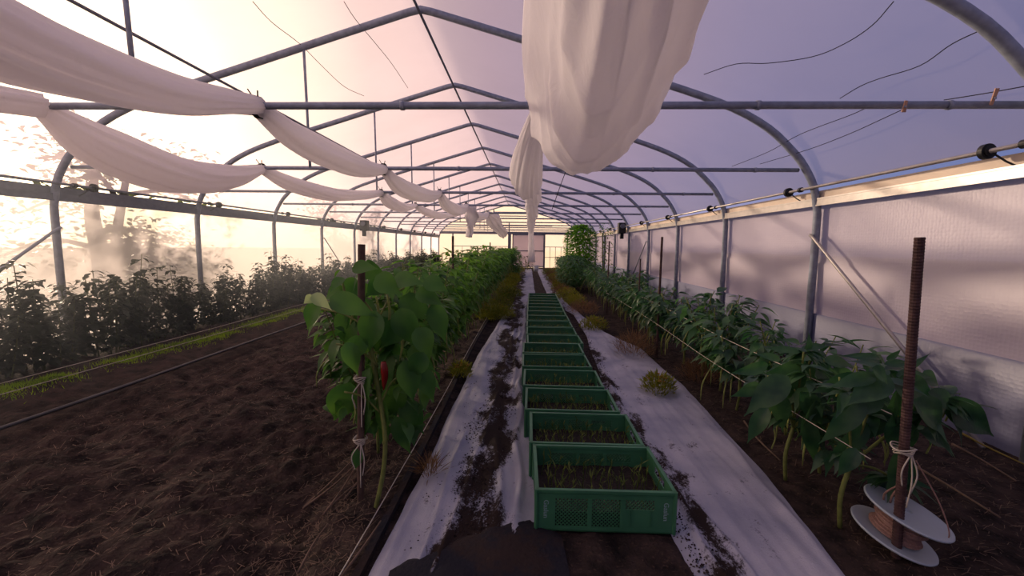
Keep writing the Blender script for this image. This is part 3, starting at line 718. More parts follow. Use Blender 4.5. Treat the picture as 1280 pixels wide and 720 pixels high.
b = MB(); b.tube([(.145*math.cos(a), .145*math.sin(a), .28) for a in [i*2*PI/20 for i in range(21)]], .008, 6); b.build('rim', M['bucketwhite'], t, True)

# yellowish weed clumps and marigolds along the sheets
def clump(seed, r, h, n, m_, L=.05, wr=.25, fl=14):
    R = random.Random(seed); b = MB(); f = MB()
    for k in range(n):
        a = R.uniform(0, 2*PI); rr = r*R.random()**.6; z = h*R.random()*(1-.5*(rr/r)**2)
        leaf(b, (math.cos(a)*rr, math.sin(a)*rr, z), (math.cos(a)*R.uniform(.1, 1), math.sin(a)*R.uniform(.1, 1), R.uniform(.2, 1.4)), (R.uniform(-.5, .5), R.uniform(-.5, .5), 1), L*R.uniform(.5, 1.2), L*wr, .2, .1, 2)
    for k in range(fl):
        a = R.uniform(0, 2*PI); rr = r*R.random()**.5*.9; z = h*(.75+.3*R.random())*(1-.3*(rr/r)**2); c = Vector((math.cos(a)*rr, math.sin(a)*rr, z)); q = .009
        f.add([c+Vector((math.cos(j*PI/4)*q, math.sin(j*PI/4)*q, .004*(j % 2))) for j in range(8)]+[c+Vector((0, 0, -.01))], [(j, (j+1) % 8, 8) for j in range(8)]+[tuple(range(8))])
    return b, f
CL = [(822, 492, .13, .16, 'y', 'orange and green flowering weed clump on the right edge of the right mulch sheet'), (742, 412, .20, .18, 'y', 'bright yellow-green weed clump beside the right row, in front of bare white sheet'),
      (716, 380, .18, .17, 'y', 'yellow weed clump right of the far crates'), (792, 445, .20, .26, 'd', 'tuft of dry brown grass under the right row'), (576, 472, .10, .14, 'y', 'yellow weed clump on the left edge of the left mulch sheet'),
      (622, 398, .30, .2, 'y', 'olive yellow weed clump crossing the left mulch sheet'), (637, 372, .3, .26, 'y', 'yellowish weed clump against the left row, beyond the crossing clump'), (641, 352, .3, .3, 'y', 'far yellow weed clump against the left row'),
      (700, 358, .28, .22, 'd', 'brownish weed clump at the right of the path past the crates'), (694, 343, .3, .32, 'y', 'yellow-green weed clump under the dark rounded bush'), (714, 350, .3, .3, 'y', 'olive weed clump under the right row far away'),
      (537, 596, .045, .05, 'd', 'small brown tuft lying on the left mulch sheet'), (875, 478, .16, .18, 'd', 'dry grass tuft among the right stems near the middle'), (648, 340, .3, .3, 'y', 'farthest yellow weed clump at the left row')]
CL = [(atz(u, v).x, atz(u, v).y, r, h, k, lb) for u, v, r, h, k, lb in CL]
for q in range(11):
    CL.append((-.56+rnd.uniform(-.05, .08), 6.9+q*1.15, rnd.uniform(.2, .3), rnd.uniform(.2, .33), 'y', 'yellow-green weed clump at the foot of the left row, %s beyond the crossing olive one' % NUM[q]))
    CL.append((.98+rnd.uniform(-.08, .08), 7.6+q*1.05, rnd.uniform(.2, .3), rnd.uniform(.2, .3), 'y' if q % 3 else 'd', 'weed clump at the foot of the right row, %s beyond the far crates' % NUM[q]))
for i, (px_, py_, r, h, k, lb) in enumerate(CL):
    p = Vector((px_, py_, 0)); t = thing('weed_clump', lb, 'weed', (p.x, p.y, max(.012, gz(p.x, p.y))), 0, 'weed clumps along the mulch sheets')
    fo, f = clump(90+i, r, h, int(900*(r/.2)) if r > .08 else 130, M['leaf_yellow'] if k == 'y' else M['leaf_dry'], .06 if k == 'y' else .11, .22 if k == 'y' else .05, 22)
    fo.build('foliage', M['leaf_yellow'] if k == 'y' else M['leaf_dry'], t)
    if k == 'y': o = f.build('blossoms', M['petal'], t); o['kind'] = 'stuff'

# shrubs along the left wall
HP = []
for k in range(4):
    R = random.Random(200+k); st = MB(); fo = MB()
    for c in range(14):
        a = R.uniform(0, 2*PI); h = R.uniform(.5, .88) if c else 1.02; r = R.uniform(.05, .42); e = Vector((math.cos(a)*r*.7, math.sin(a)*r*1.3, h))
        P = catmull([(e.x*.5, e.y*.7, -.02), (e.x*.8, e.y*.9, h*.5), e], 6); st.tube(P, [.007-.004*i/len(P) for i in range(len(P))], 5)
        for q in range(95):
            t_ = R.uniform(.1, 1)*(len(P)-1.001); p = P[int(t_)].lerp(P[int(t_)+1], t_ % 1); a2 = R.uniform(0, 2*PI)
            leaf(fo, p+Vector((math.cos(a2), math.sin(a2), 0))*R.uniform(.01, .07), (math.cos(a2), math.sin(a2), R.uniform(-.5, .3)), (0, 0, 1), R.uniform(.06, .12), R.uniform(.04, .075), R.uniform(.1, .5), .1, 4)
    HP.append([[('stem', st, M['stem']), ('foliage', fo, M['leaf_hedge'])], None, ('berry_shrub', '', 'shrub')])
sH = []; y = 2.9; 
while y < 22: sH.append((-4.78+R2.uniform(-.05, .05), y, R2.uniform(.85, 1.08), R2.uniform(-.4, .4)+(PI if R2.random() < .5 else 0))); y += R2.uniform(.5, .62)
row(HP, sH, 'leafy shrubs along the left wall', lambda i, n: ('leafy shrub against the bright left wall, %s from the left edge of the photo' % NUM[i]) if i < 14 else 'leafy shrub far along the bright left wall')

# ------------------------------------------------------------------ crates
def lattice(b, x0, x1, z0, z1, y, st=.0165, w=.0034, th=.003, ax='x'):
    def P(x, z): return (x, y, z) if ax == 'x' else (y, x, z)
    H = z1-z0
    for sgn in (1, -1):
        c = (x0-H) if sgn == 1 else x0
        c0 = x0-H; k = 0
        while c0+k*st < x1:
            a = c0+k*st; k += 1
            # line from (a, z0) to (a+H, z1), clipped to the panel
            ta = max(0, (x0-a)/H); tb = min(1, (x1-a)/H)
            if tb-ta < .04: continue
            za, zb = z0+H*ta, z0+H*tb; xa, xb = a+H*ta, a+H*tb
            if sgn == -1: za, zb = z1-(za-z0), z1-(zb-z0)
            b.bar(P(xa, za), P(xb, zb), th, w)
def wall_panel(b, x0, x1, y, ax, label_plate=True):
    # one long crate side, x0..x1 along the wall: solid corners, lattice fields, ribs
    def B(a0, a1, z0, z1, t0=-.0025, t1=.0025):
        if ax == 'x': b.box((a0, y+t0, z0), (a1, y+t1, z1))
        else: b.box((y+t0, a0, z0), (y+t1, a1, z1))
    L = x1-x0; k = L/.6
    B(x0, x1, .0, .022, -.003, .003); B(x0, x1, .150, .185)
    B(x0, x0+.082*k, .022, .150); B(x1-.085*k, x1, .022, .150)
    B(x0+.222*k, x0+.242*k, .022, .150, -.005, .005); B(x0+.365*k, x0+.388*k, .022, .150, -.005, .005)
    B(x0+.388*k, x1-.085*k, .022, .105)
    lattice(b, x0+.082*k, x0+.222*k, .022, .150, y, ax=ax); lattice(b, x0+.242*k, x0+.365*k, .022, .150, y, ax=ax); lattice(b, x0+.388*k, x1-.085*k, .105, .150, y, ax=ax)
    for q in (.405, .412, .495, .502): B(x0+q*k, x0+(q+.003)*k, .03, .105, -.005, .005)
    # rim
    B(x0-.004, x1+.004, .178, .190, -.008, .008)
    B(x0-.002, x1+.002, .168, .172, -.006, .006)
W_, D_ = .60, .405
def crate_parts():
    b = MB(); b.box((.003, .003, 0), (W_-.003, D_-.003, .006))
    wall_panel(b, 0.006, W_-.006, .006, 'x'); wall_panel(b, .006, W_-.006, D_-.006, 'x')
    for xx in (.006, W_-.006):
        def B(a0, a1, z0, z1, t=.0025): b.box((xx-t, a0, z0), (xx+t, a1, z1))
        B(.006, D_-.006, 0, .022); B(.006, .09, .022, .185); B(D_-.09, D_-.006, .022, .185); B(.09, D_-.09, .160, .185); B(.09, D_-.09, .095, .125)
        B(.09, .13, .125, .16); B(D_-.13, D_-.09, .125, .16)
        lattice(b, .09, D_-.09, .022, .095, xx, ax='y')
        B(.006, D_-.006, .178, .190, .008)
    for xx in (.004, W_-.004):
        for yy in (.004, D_-.004): b.tube([(xx, yy, 0), (xx, yy, .19)], .009, 8)
    return b
cbm = crate_parts()
body = None
# positions measured on the photo: (left x, front y)
CR = [(.050, 1.672), (.028, 2.098), (-.002, 2.545), (-.018, 3.005), (-.030, 3.500), (-.033, 3.965), (.012, 4.375), (.0, 4.835), (.0, 5.290), (.004, 5.75), (.004, 6.17), (.008, 6.60), (.012, 7.02), (.018, 7.44), (.02, 7.86), (.026, 8.28), (.030, 8.70)]
CB = .024
proto = None
def text_obj(s, size, m_):
    cu = bpy.data.curves.new('logo', 'FONT'); cu.body = s; cu.size = size; cu.extrude = .0006; cu.align_x = 'CENTER'; cu.align_y = 'CENTER'
    o = bpy.data.objects.new('logo_tmp', cu); COL.objects.link(o); dg = bpy.context.evaluated_depsgraph_get(); dg.update()
    me = bpy.data.meshes.new_from_object(o.evaluated_get(dg)); bpy.data.objects.remove(o)
    me.materials.clear(); me.materials.append(m_); return me
lm = text_obj('Gaslun', .030, M['logo'])
crn = ['nearest to the camera', 'second from the camera', 'third from the camera', 'fourth from the camera', 'fifth from the camera', 'sixth from the camera, shifted furthest left', 'seventh from the camera'] + ['%s from the camera' % NUM[i] for i in range(7, 16)] + ['last at the far end of the line']
seedling_me = []
for k in range(7):
    R = random.Random(300+k); b = MB()
    h = R.uniform(.045, .08)
    b.tube([(0, 0, -.006), (R.uniform(-.003, .003), 0, h*.5), (R.uniform(-.005, .005), R.uniform(-.004, .004), h)], [.0016, .0014, .001], 5)
    for q in range(R.choice((2, 3, 4))):
        a = R.uniform(0, 2*PI); leaf(b, (0, 0, h*R.uniform(.45, 1)), (math.cos(a)*.5, math.sin(a)*.5, R.uniform(.5, 1.4)), (0, 0, 1), R.uniform(.025, .045), .006, .2, .1, 3)
    me = bpy.data.meshes.new('seedling'); me.from_pydata(b.v, [], b.f); me.materials.append(M['sprout']); seedling_me.append(me)
rest = MB(); nind = 0
for i, (x, y) in enumerate(CR):
    lb = 'green perforated plastic crate of seedlings, %s' % crn[i]
    rz = R2.uniform(-.012, .012) if i else .012
    if proto is None:
        proto = thing('plastic_crate', lb, 'crate', (x, y, CB), rz, 'green crates in a line on the path')
        body = cbm.build('crate_body', M['crate'], proto)
        for (px_, sc) in ((.045, 1.), (W_-.042, 1.)):
            o = bpy.data.objects.new('logo', lm); COL.objects.link(o); o.parent = body; o.location = (px_, .0028, .100); o.rotation_euler = (PI/2, PI/2, 0)
        o['label'] = 'faded pale lettering'
    else: dup(proto, (x, y, CB), rz, lb)
    # soil fill
    b = MB((x, y, CB)); nx, ny = 24, 16; hs = .085
    for j in range(ny+1):
        for k in range(nx+1):
            xx = .012+(W_-.024)*k/nx; yy = .012+(D_-.024)*j/ny
            b.v.append(Vector((x+xx, y+yy, CB+hs+noise.noise(Vector((xx*22+i, yy*22, i)))*.008)))
    b.f = [(j*(nx+1)+k, j*(nx+1)+k+1, (j+1)*(nx+1)+k+1, (j+1)*(nx+1)+k) for j in range(ny) for k in range(nx)]
    n0 = len(b.v); b.box((x+.012, y+.012, CB+.008), (x+W_-.012, y+D_-.012, CB+hs-.012))
    so = b.build('potting_soil', M['potsoil'], None, True); tag(so, 'dark potting soil filling the green crate %s' % crn[i], 'soil', kind='stuff'); so.rotation_euler.z = rz
    R = random.Random(400+i)
    for q in range(100 if i < 3 else 90):
        sx_ = .03+(W_-.06)*((q % 13)+R.uniform(.1, .9))/13; sy_ = .03+(D_-.06)*((q//13)+R.uniform(.1, .9))/8
        z = CB+hs+noise.noise(Vector((sx_*22+i, sy_*22, i)))*.008-.002; s_ = R.uniform(.75, 1.25)
        if i < 3:
            o = bpy.data.objects.new('seedling', seedling_me[R.randrange(7)]); COL.objects.link(o); o.location = (x+sx_, y+sy_, z); o.rotation_euler = (R.uniform(-.2, .2), R.uniform(-.2, .2), R.uniform(0, 6.28)); o.scale = (s_, s_, s_)
            tag(o, 'small green seedling sprouting in the green crate %s' % crn[i], 'seedling', 'seedlings in the green crate %s' % crn[i])
        else:
            me = seedling_me[R.randrange(7)]; mt = Matrix.Translation((x+sx_, y+sy_, z)) @ Matrix.Rotation(R.uniform(0, 6.28), 4, 'Z') @ Matrix.Scale(s_, 4)
            rest.add([mt @ v.co for v in me.vertices], [tuple(p.vertices) for p in me.polygons])
tag(rest.build('seedlings', M['sprout']), 'green seedlings sprouting in the crates behind the third one', 'seedlings', kind='stuff')

# ------------------------------------------------------------------ twine reel
c = atz(1113, 668, .15); c = Vector((1.585, 1.69, 0))
t = thing('twine_reel', 'white reel of pinkish twine lying tilted behind the rusty stake', 'reel', (c.x, c.y, .0))
ax = Vector((.26, -.16, .95)).normalized(); mid = Vector((0, 0, .108))
Tm = Matrix.Translation(mid) @ ax.to_track_quat('Z', 'Y').to_matrix().to_4x4()
def add_lathe(b, prof, n=40, T=Tm):
    vs = []; m_ = len(prof)
    for k in range(n):
        a = k*2*PI/n; vs += [T @ Vector((r*math.cos(a), r*math.sin(a), z)) for r, z in prof]
    b.add(vs, [(k*m_+j, ((k+1) % n)*m_+j, ((k+1) % n)*m_+j+1, k*m_+j+1) for k in range(n) for j in range(m_-1)])
for z in (-.06, .06):
    b = MB(); add_lathe(b, [(.018, z-.003), (.141, z-.003), (.147, z-.005), (.149, z), (.147, z+.005), (.141, z+.003), (.018, z+.003)]); b.build('flange', M['reel'], t, True)
b = MB(); add_lathe(b, [(.03, -.057), (.072, -.056)] + [(.078+.005*(j % 2)+.009*math.sin(j*.6), -.053+j*.0046) for j in range(24)] + [(.072, .056), (.03, .057)]); b.build('twine', M['pinktwine'], t)
b = MB(); add_lathe(b, [(.014, -.066), (.02, -.066), (.02, .066), (.014, .066), (.014, -.066)]); b.build('core', M['reel'], t, True)
b = MB(); b.tube(catmull([(-.05, .03, .18), (-.07, .0, .24), (-.045, -.03, .29), (-.06, -.02, .24), (-.03, .02, .18)], 6), .004, 6)
b.tube(catmull([(.06, -.09, .10), (.08, -.12, .14), (.05, -.10, .26), (-.03, -.07, .42)], 6), .0025, 6); b.build('loose_twine', M['pinktwine'], t, True)

# ------------------------------------------------------------------ fleece swags
def loft(b, rows, closed=True):
    n = len(rows[0]); k0 = len(b.v)
    for r in rows: b.v += [Vector(p) for p in r]
    for j in range(len(rows)-1):
        for k in range(n if closed else n-1):
            k2 = (k+1) % n; b.f.append((k0+j*n+k, k0+j*n+k2, k0+(j+1)*n+k2, k0+(j+1)*n+k))
def swag(b, stations, n=56, sub=7, fold=.16, seed=0, freq=7):
    """stations: (centre, half width a, half height b, tilt) ; a bundle of fleece, gathered where a,b are small"""
    C = catmull([s[0] for s in stations], sub); par = catmull([(s[1], s[2], s[3]) for s in stations], sub); rows = []; L = 0
    for j, c in enumerate(C):
        a, h, tl = par[j]; a = max(a, .012); h = max(h, .012)
        tdir = (C[min(j+1, len(C)-1)]-C[max(j-1, 0)]).normalized(); side = tdir.cross(Vector((0, 0, 1)))
        side = side.normalized() if side.length > .05 else Vector((1, 0, 0)); up = side.cross(tdir).normalized()
        if j: L += (C[j]-C[j-1]).length
        ct, st_ = math.cos(tl), math.sin(tl); row_ = []
        for k in range(n):
            th = 2*PI*k/n
            nn = noise.noise(Vector((math.cos(th)*freq*.35+seed, math.sin(th)*freq*.35, L*.9+seed)))
            rp = 1+fold*(nn*1.3 + .35*math.sin(th*freq+seed+nn*5+L*1.5) + .18*math.sin(th*freq*2.3+L*2+seed*2))
            x = math.cos(th)*a*rp; z = math.sin(th)*h*rp
            row_.append(c + side*(x*ct-z*st_) + up*(x*st_+z*ct))
        rows.append(row_)
    loft(b, rows)
    b.f.append(tuple(range(len(b.v)-n, len(b.v)))); k0 = len(b.v)-n*len(rows); b.f.append(tuple(range(k0+n-1, k0-1, -1)))
def tie(t, off, x, y, z=2.065, r=.045):
    b = MB(off)
    for q in range(3):
        b.tube([(x+math.cos(a)*.012, y+.05+math.cos(a)*r*.8, z-.01+math.sin(a)*r) for a in [i*2*PI/14 for i in range(15)]], .005, 5)
        x += .011
    b.tube([(x-.01, y+.03, z+.03), (x+.01, y, z+.07)], .004, 4); b.tube([(x-.03, y+.03, z+.03), (x-.05, y, z+.08)], .004, 4)
    b.build('tie', M['black'], t, True)
YB = lambda i: Y0+ST*i
# centre fleece: broad near swag built from measured sections (left edge, belly, right edge)
t = thing('hanging_fleece', 'white fleece hanging in a deep pouch from the crossbars above the crates', 'fleece', (.05, YB(-1), 2.06)); off = Vector((.05, YB(-1), 2.06))
b = MB(off)
SEC = [  # Y, left top, belly left, belly right, right top (px)
 (2.40, (656,122), (661,130), (667,130), (670,122)),
 (2.30, (655,105), (666,150), (688,155), (690,108)),
 (2.18, (652, 85), (672,172), (712,172), (718, 90)),
 (2.02, (650, 55), (684,196), (742,190), (760, 70)),
 (1.84, (651, 15), (700,209), (768,186), (805, 40)),
 (1.64, (653,-30), (712,205), (796,168), (848, -5)),
 (1.44, (654,-90), (722,176), (826,118), (884,-50)),
 (1.22, (652,-160), (735,120), (860, 50), (905,-120)),
 (1.00, (650,-250), (752, 30), (890,-60), (930,-220)),
 (.75, (645,-420), (780,-160), (930,-240), (985,-400))]
secs = []
for (Y, *pp) in SEC:
    q = [aty(u, v, Y) for u, v in pp]
    # bellies hang a little nearer the camera than the edges
    q[1].y -= .02; q[2].y -= .02
    secs.append(q)
NK = 96
fine = []
cols = [catmull([s[k] for s in secs], 14) for k in range(4)]
for j in range(len(cols[0])):
    A, B_, C_, D2 = [cols[k][j] for k in range(4)]
    ring = []
    cen = (A+B_+C_+D2)/4
    loop = catmull([A, A.lerp(B_, .55)+(A-D2)*.03, B_+(B_-C_)*.02, B_.lerp(C_, .5)+Vector((0, 0, -.20))*(B_-C_).length, C_, C_.lerp(D2, .5), D2, D2.lerp(A, .5)-Vector((0, 0, .1))*(A-D2).length, A], 20)[:-1]
    n = len(loop); s0 = j/len(cols[0]); amp = .034*min(1, s0*4+.1)
    for k, p in enumerate(loop):
        th = k/n*2*PI; nrm = (p-cen); nrm = nrm.normalized() if nrm.length > 1e-5 else Vector((0, 0, 1))
        # folds radiate from the gather: sharp creases running along the swag, dying out in the belly
        ph = th*9 + 3.5*s0 + 1.8*math.sin(th*2+1); f1 = (1-abs(math.sin(ph*.5)))**1.6
        f2 = noise.noise(Vector((math.cos(th)*3, math.sin(th)*3, s0*3.0)))
        bel = max(0, min(1, (s0-.08)/.2))*max(0, min(1, (.92-s0)/.25))
        f1 *= 1-.72*bel
        wv = s0*44 + 3.2*math.sin(th*1.0+.5) + 2.0*noise.noise(Vector((th*.8, s0*3.5, 11)))
        f3 = ((1-abs(math.sin(wv*.5)))**1.3)*max(0, .6+.8*noise.noise(Vector((th*.8, s0*4, 3))))*2*max(0, min(1, -nrm.z*1.3+.1))
        ring.append(p + nrm*(amp*(1.1*f1+.8*f2*(1-.5*bel)-.4) + .026*f3*min(1, s0*5)*(.25+.75*bel)))
    fine.append(ring)
loft(b, fine)
# carry on to the overhead hoop
b.build('near_swag', M['fleece'], t, True)
b = MB(off)
swag(b, [(Vector((.05, YB(-1)+.04, 2.05)), .03, .03, 0), (Vector((.03, YB(-1)+.2, 1.98)), .06, .06, 0), (Vector((-.01, YB(-1)+.6, 1.88)), .10, .12, 0), (Vector((-.02, YB(-1)+1.05, 1.80)), .125, .16, 0), (Vector((-.01, YB(-1)+1.5, 1.86)), .11, .12, 0), (Vector((.03, YB(0)-.1, 2.0)), .07, .06, 0), (Vector((.04, YB(0)+.05, 2.05)), .035, .035, 0)], fold=.2, seed=3, freq=9)
b.build('second_swag', M['fleece'], t, True)
for i in range(0, 6):
    b = MB(off); y1, y2 = YB(i), YB(i+1); x = .05+.01*i; sg = .13+.05*(i % 2)
    swag(b, [(Vector((x, y1+.05, 2.05)), .04, .04, 0), (Vector((x-.01, y1+.5, 2.03-sg*.7)), .10, .09, 0), (Vector((x+.01, y1+1.1, 2.03-sg)), .11, .12, 0), (Vector((x+.01, y2-.3, 2.03-sg*.5)), .08, .07, 0), (Vector((x+.01, y2+.05, 2.05)), .04, .04, 0)], 40, 5, .2, i*3.1, 8)
    b.build('swag', M['fleece'], t, True)
b = MB(off); y = YB(6)+.05
swag(b, [(Vector((.10, y, 2.07)), .04, .04, 0), (Vector((.12, y+.05, 1.85)), .08, .10, 0), (Vector((.14, y+.08, 1.3)), .10, .09, 0), (Vector((.15, y+.08, .62)), .14, .10, 0)], 40, 6, .22, 4, 9)
b.build('hanging_end', M['fleece'], t, True)
for i in range(-1, 7): tie(t, off, .03+.008*(i+1), YB(i))
# left fleece A (upper, nearer the path)
t = thing('hanging_fleece', 'long white fleece rolled in swags, upper of the two at left, ending torn', 'fleece', (-1.63, YB(-1), 2.06)); off = Vector((-1.63, YB(-1), 2.06))
b = MB(off)
swag(b, [(Vector((-1.62, YB(-1)+.07, 2.07)), .05, .05, 0), (Vector((-1.66, YB(-1)-.12, 2.03)), .10, .06, .2), (Vector((-1.76, 2.05, 1.97)), .17, .09, .25), (Vector((-1.84, 1.70, 1.95)), .24, .12, .3), (Vector((-1.88, 1.30, 1.97)), .28, .14, .3), (Vector((-1.86, .9, 2.02)), .24, .10, .2), (Vector((-1.8, .46, 2.07)), .10, .07, 0)], 64, 8, .14, 2, 6)
b.build('near_swag', M['fleece'], t, True)
XA = [-1.62, -1.56, -1.38, -1.26, -1.02, -.80]
for i in range(-1, 3):
    b = MB(off); y1, y2 = YB(i), YB(i+1); x1, x2 = XA[i+1], XA[i+2]; sg = (.10, .13, .16, .15)[i+1]
    swag(b, [(Vector((x1, y1+.05, 2.05)), .05, .05, 0), (Vector((x1*.8+x2*.2, y1+.45, 2.05-sg*.8)), .09, .09, 0), (Vector((x1*.5+x2*.5, y1+1.0, 2.05-sg)), .10, .10, 0), (Vector((x1*.2+x2*.8, y2-.4, 2.05-sg*.7)), .085, .08, 0), (Vector((x2, y2+.05, 2.05)), .05, .05, 0)], 44, 6, .16, i*2.3, 6)
    b.build('swag', M['fleece'], t, True)
b = MB(off)
swag(b, [(Vector((XA[4], YB(3)+.05, 2.05)), .06, .06, 0), (Vector((-.95, YB(3)+.6, 1.97)), .15, .14, 0), (Vector((-.90, YB(3)+1.3, 1.86)), .16, .13, 0), (Vector((-.84, YB(3)+2.0, 1.74)), .15, .10, 0), (Vector((-.78, YB(3)+2.7, 1.62)), .13, .13, 0)], 40, 6, .38, 5, 8)
b.build('torn_end', M['fleece'], t, True)
b = MB(off); x, y = -1.17, YB(2)+.05
swag(b, [(Vector((x, y, 2.04)), .14, .05, 0), (Vector((x+.01, y+.02, 1.85)), .13, .05, 0), (Vector((x-.01, y+.03, 1.62)), .12, .05, 0), (Vector((x-.04, y+.02, 1.42)), .13, .04, 0)], 36, 6, .4, 8, 8)
b.build('torn_flap', M['fleece'], t, True)
for i in range(-1, 4): tie(t, off, XA[i+1]-.01, YB(i), r=.06)
# left fleece B (lower left)
t = thing('hanging_fleece', 'white fleece sagging in swags, lower one nearest the bright left wall', 'fleece', (-2.95, YB(-1), 2.06)); off = Vector((-2.95, YB(-1), 2.06))
b = MB(off)
swag(b, [(Vector((-3.0, .46, 2.07)), .10, .06, 0), (Vector((-3.02, 1.1, 1.98)), .16, .08, .1), (Vector((-3.0, 1.9, 1.98)), .14, .08, .1), (Vector((-2.97, YB(-1)+.02, 2.06)), .10, .07, .1)], 48, 6, .14, 6, 6); b.build('near_swag', M['fleece'], t, True)
XB = [-2.97, -2.90, -2.30, -2.30, -1.75, -1.2]
SG = (.24, .15, .13, .13)
for i in range(-1, 3):
    b = MB(off); y1, y2 = YB(i), YB(i+1); x1, x2 = XB[i+1], XB[i+2]; sg = SG[i+1]; w = (.17, .10, .10, .09)[i+1]
    swag(b, [(Vector((x1, y1+.05, 2.05)), .07 if i < 0 else .05, .05, 0), (Vector((x1*.8+x2*.2, y1+.4, 2.05-sg*.7)), w, w*.8, .15), (Vector((x1*.5+x2*.5, y1+1.0, 2.05-sg)), w*1.05, w*.85, .1), (Vector((x1*.2+x2*.8, y2-.4, 2.05-sg*.6)), w*.75, w*.6, 0), (Vector((x2, y2+.05, 2.05)), .045, .045, 0)], 56, 7, .14, 20+i*1.7, 6)
    b.build('swag', M['fleece'], t, True)
for i in range(0, 4): tie(t, off, XB[i+1]-.01, YB(i), r=.055)

# ------------------------------------------------------------------ wires under the roof, pegs
def roofpt(u, v, ins=.03):
    d = ray(u, v).normalized(); s_ = .5
    while s_ < 30:
        p = CAM+d*s_
        if p.x > CX+4.1 or p.z > prof_z(p.x-CX)+.02: return CAM+d*(s_-ins)
        s_ += .02
    return p
def wire(px, label, grp='thin wires under the roof'):
    P = [roofpt(u, v) for u, v in px]; b = MB(P[0]); b.tube(catmull(P, 5), .0032, 5); tag(b.build('wire', M['wire'], None, True), label, 'wire', grp)
wire([(1117, 2), (1090, 32), (1055, 55), (1015, 71), (960, 79), (920, 80), (880, 93)], 'thin curved wire, upper of those under the right roof slope')
wire([(1232, 35), (1190, 55), (1150, 82), (1100, 98), (1075, 108), (1050, 123)], 'thin wire running down from the top right hoop to the near crossbar')
wire([(1083, 135), (1060, 145), (1000, 168), (960, 190), (915, 208)], 'thin wire hanging behind the near crossbar, below the upper wires')
wire([(1280, 108), (1230, 117), (1180, 125)], 'short thin wire by the wooden peg at top right')
wire([(1130, 136), (1100, 150), (1060, 168), (1010, 187), (950, 205)], 'thin wire slanting below the small peg on the near crossbar')
wire([(316, 2), (340, 28), (375, 55), (400, 80), (430, 108), (455, 120)], 'thin wire across the left roof slope, left one')
wire([(430, 2), (445, 25), (470, 55), (490, 80), (510, 110)], 'thin wire across the left roof slope, right one')
b = MB(aty(710, 205, 4.9)); b.tube([aty(711, 204, 4.9), aty(702, 228, 4.9), aty(690, 262, 4.9)], .004, 5); tag(b.build('wire', M['wire']), 'thin slanting wire below the big fleece pouch', 'wire', 'thin wires under the roof')
for (u, v, l, lean, lb) in ((1239, 118, .075, .35, 'wooden clothes peg clipped upright on the near crossbar at top right'), (1131, 135, .05, -.3, 'small wooden clothes peg hanging on the near crossbar')):
    p = aty(u, 127 + (0 if u > 1200 else 2), YB(-1)+.02); s_ = 1 if u > 1200 else -1
    t = thing('clothes_peg', lb, 'clothes peg', (p.x, p.y, 2.065)); off = Vector((p.x, p.y, 2.065))
    for q in (-.006, .006):
        b = MB(); b.bar((q*.4-lean*.01, -.004, -.012*s_), (q+lean*l*.6, -.008, l*s_), .010, .006); b.build('peg_half', M['peg'], t)
    b = MB(); b.disc((lean*.02, -.006, .022*s_), (0, 1, 0), .006, .018, 10); b.build('spring', M['steel'], t)

# ------------------------------------------------------------------ trees outside the left wall
def tree(label, x, y, h, seed, crown, tr=.13, twin=True, nb=9, nl=900, low=1.6):
    R = random.Random(seed); t = thing('tree', label, 'tree', (x, y, -.05), 0, 'trees outside the left wall')
    b = MB(); f = MB(); tips = []
    trunks = [(-.0, h*.9, tr), (.45, h*.8, tr*.7)] if twin else [(0, h, tr)]
    for dx, hh, r in trunks:
        P = catmull([(dx*.1, 0, 0), (dx*.5, .05, hh*.3), (dx, -.05, hh*.6), (dx*1.3, .1, hh)], 6); b.tube(P, [r*(1-.75*i/len(P)) for i in range(len(P))], 9)
        for k in range(nb):
            q = P[int(len(P)*R.uniform(.35, .98))]; a = R.uniform(0, 2*PI); l = crown*R.uniform(.5, 1)
            if x+q.x+math.cos(a)*l > -5.6: a = PI-a
            e = q+Vector((math.cos(a)*l, math.sin(a)*l, R.uniform(-.15, .15)*l)); Q = catmull([q, q.lerp(e, .5)+Vector((0, 0, .15*l)), e], 5); b.tube(Q, [.05*(1-.8*i/len(Q)) for i in range(len(Q))], 6); tips.append(Q)
    b.build('trunk', M['bark'], t, True)
    for k in range(nl):
        Q = tips[R.randrange(len(tips))]; p = Q[int(len(Q)*R.uniform(.35, .999))]+Vector((R.gauss(0, .22), R.gauss(0, .22), R.gauss(0, .2))); a = R.uniform(0, 2*PI)
        if x+p.x > -5.6: continue
        leaf(f, p, (math.cos(a), math.sin(a), R.uniform(-.6, .3)), (R.uniform(-.5, .5), R.uniform(-.5, .5), 1), R.uniform(.09, .16), R.uniform(.06, .1), .2, .1, 3)
    f.build('crown', M['leaf_tree'], t, True)
tree('twin-trunked tree seen blurred through the left wall, left of the first full bay', -7.5, 6.95, 3.3, 31, 1.7, .19, nl=2200)
tree('leafy tree seen blurred through the upper left corner of the wall', -7.2, 4.0, 3.1, 32, 1.3, .12, False, 12, 1500)
tree('drooping tree seen blurred through the left wall beyond the braces', -7.3, 15.5, 3.1, 33, 1.2, .12, False, 14, 1500)
tree('farthest tree seen blurred through the left wall near its end', -7.4, 20.5, 3.0, 34, 1.3, .1, False, 12, 1100)

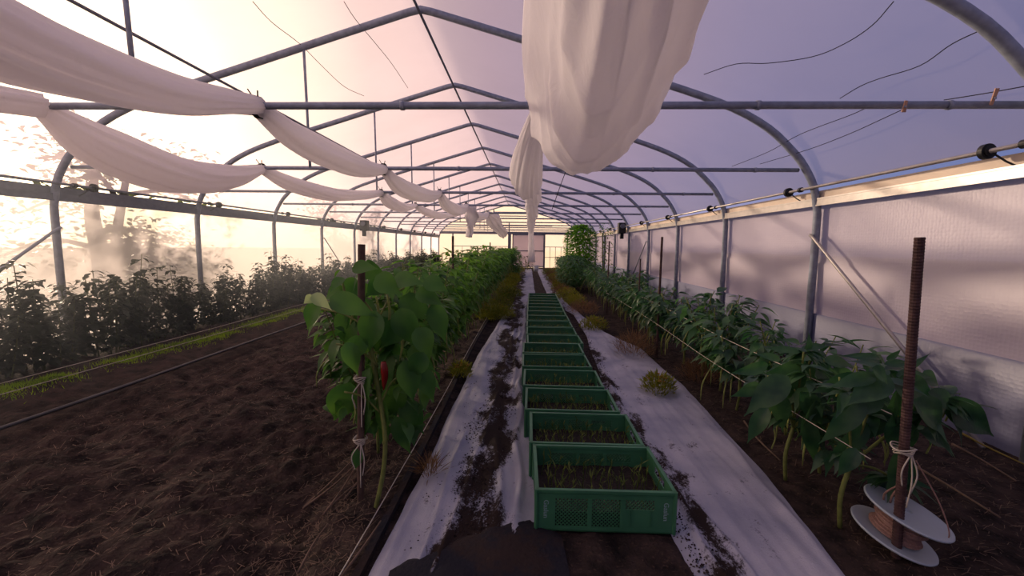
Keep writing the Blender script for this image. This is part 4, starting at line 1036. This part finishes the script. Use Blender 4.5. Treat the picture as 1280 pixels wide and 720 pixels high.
# ------------------------------------------------------------------ haze
b = MB((-5.22, 1.0, .12)); HPF = [(-5.2, .12), (-5.2, 1.6), (-4.75, 2.28), (-4.2, 2.55), (-2.0, 2.7), (-2.0, .12)]
b.add([(x, 1., z) for x, z in HPF]+[(x, 15., z) for x, z in HPF], [(0, 1, 2, 3, 4, 5), (11, 10, 9, 8, 7, 6)]+[(i, i+6, (i+1) % 6+6, (i+1) % 6) for i in range(6)]); b.fix = True; hz = b.build('morning_haze', M['haze']); tag(hz, 'thin morning haze hanging before the bright left wall above the shrubs', 'haze', kind='stuff')

# ------------------------------------------------------------------ light
AZ, EL = math.radians(54), math.radians(12)
sd = Vector((-math.sin(AZ)*math.cos(EL), math.cos(AZ)*math.cos(EL), math.sin(EL)))
sl = bpy.data.lights.new('sun', 'SUN'); sl.energy = 5.6; sl.color = (1, .77, .58); sl.angle = math.radians(3.2)
so = bpy.data.objects.new('sun', sl); COL.objects.link(so); so.rotation_euler = sd.to_track_quat('Z', 'Y').to_euler(); so.location = sd*30
W = bpy.data.worlds.new('world'); S.world = W; W.use_nodes = True; nt = W.node_tree; nt.nodes.clear()
N = lambda t_, **k: _n(nt, t_, k)
tc = N('TexCoord').outputs['Generated']
dt = N('VectorMath', operation='DOT_PRODUCT', _0=tc); dt.inputs[1].default_value = sd
mr = N('MapRange', _Value=dt.outputs['Value'], _1=-1., _2=1., _3=0., _4=1.)
cr_ = N('ValToRGB', _Fac=mr.outputs[0]); e = cr_.color_ramp.elements
e[0].position = 0; e[0].color = (.08, .12, .26, 1); e[1].position = 1; e[1].color = (5.5, 4.2, 2.6, 1)
for p_, c_ in ((.35, (.11, .14, .31, 1)), (.5, (.17, .20, .38, 1)), (.62, (.29, .28, .46, 1)), (.74, (.50, .39, .50, 1)), (.84, (.70, .49, .50, 1)), (.92, (1.0, .74, .62, 1)), (.97, (2.4, 1.8, 1.2, 1))):
    q = e.new(p_); q.color = c_
bg = N('Background', _Color=cr_.outputs[0], _Strength=1.0)
o_ = nt.nodes.new('ShaderNodeOutputWorld'); nt.links.new(bg.outputs[0], o_.inputs[0])

S.view_settings.view_transform = 'Standard'; S.view_settings.look = 'None'; S.view_settings.exposure = .2; S.view_settings.gamma = 1; S.view_settings.use_curve_mapping = False
c_ = S.cycles
c_.max_bounces = 10; c_.transparent_max_bounces = 12; c_.diffuse_bounces = 4; c_.transmission_bounces = 6; c_.glossy_bounces = 2; c_.volume_bounces = 0; c_.sample_clamp_indirect = 6; c_.caustics_reflective = False; c_.caustics_refractive = False
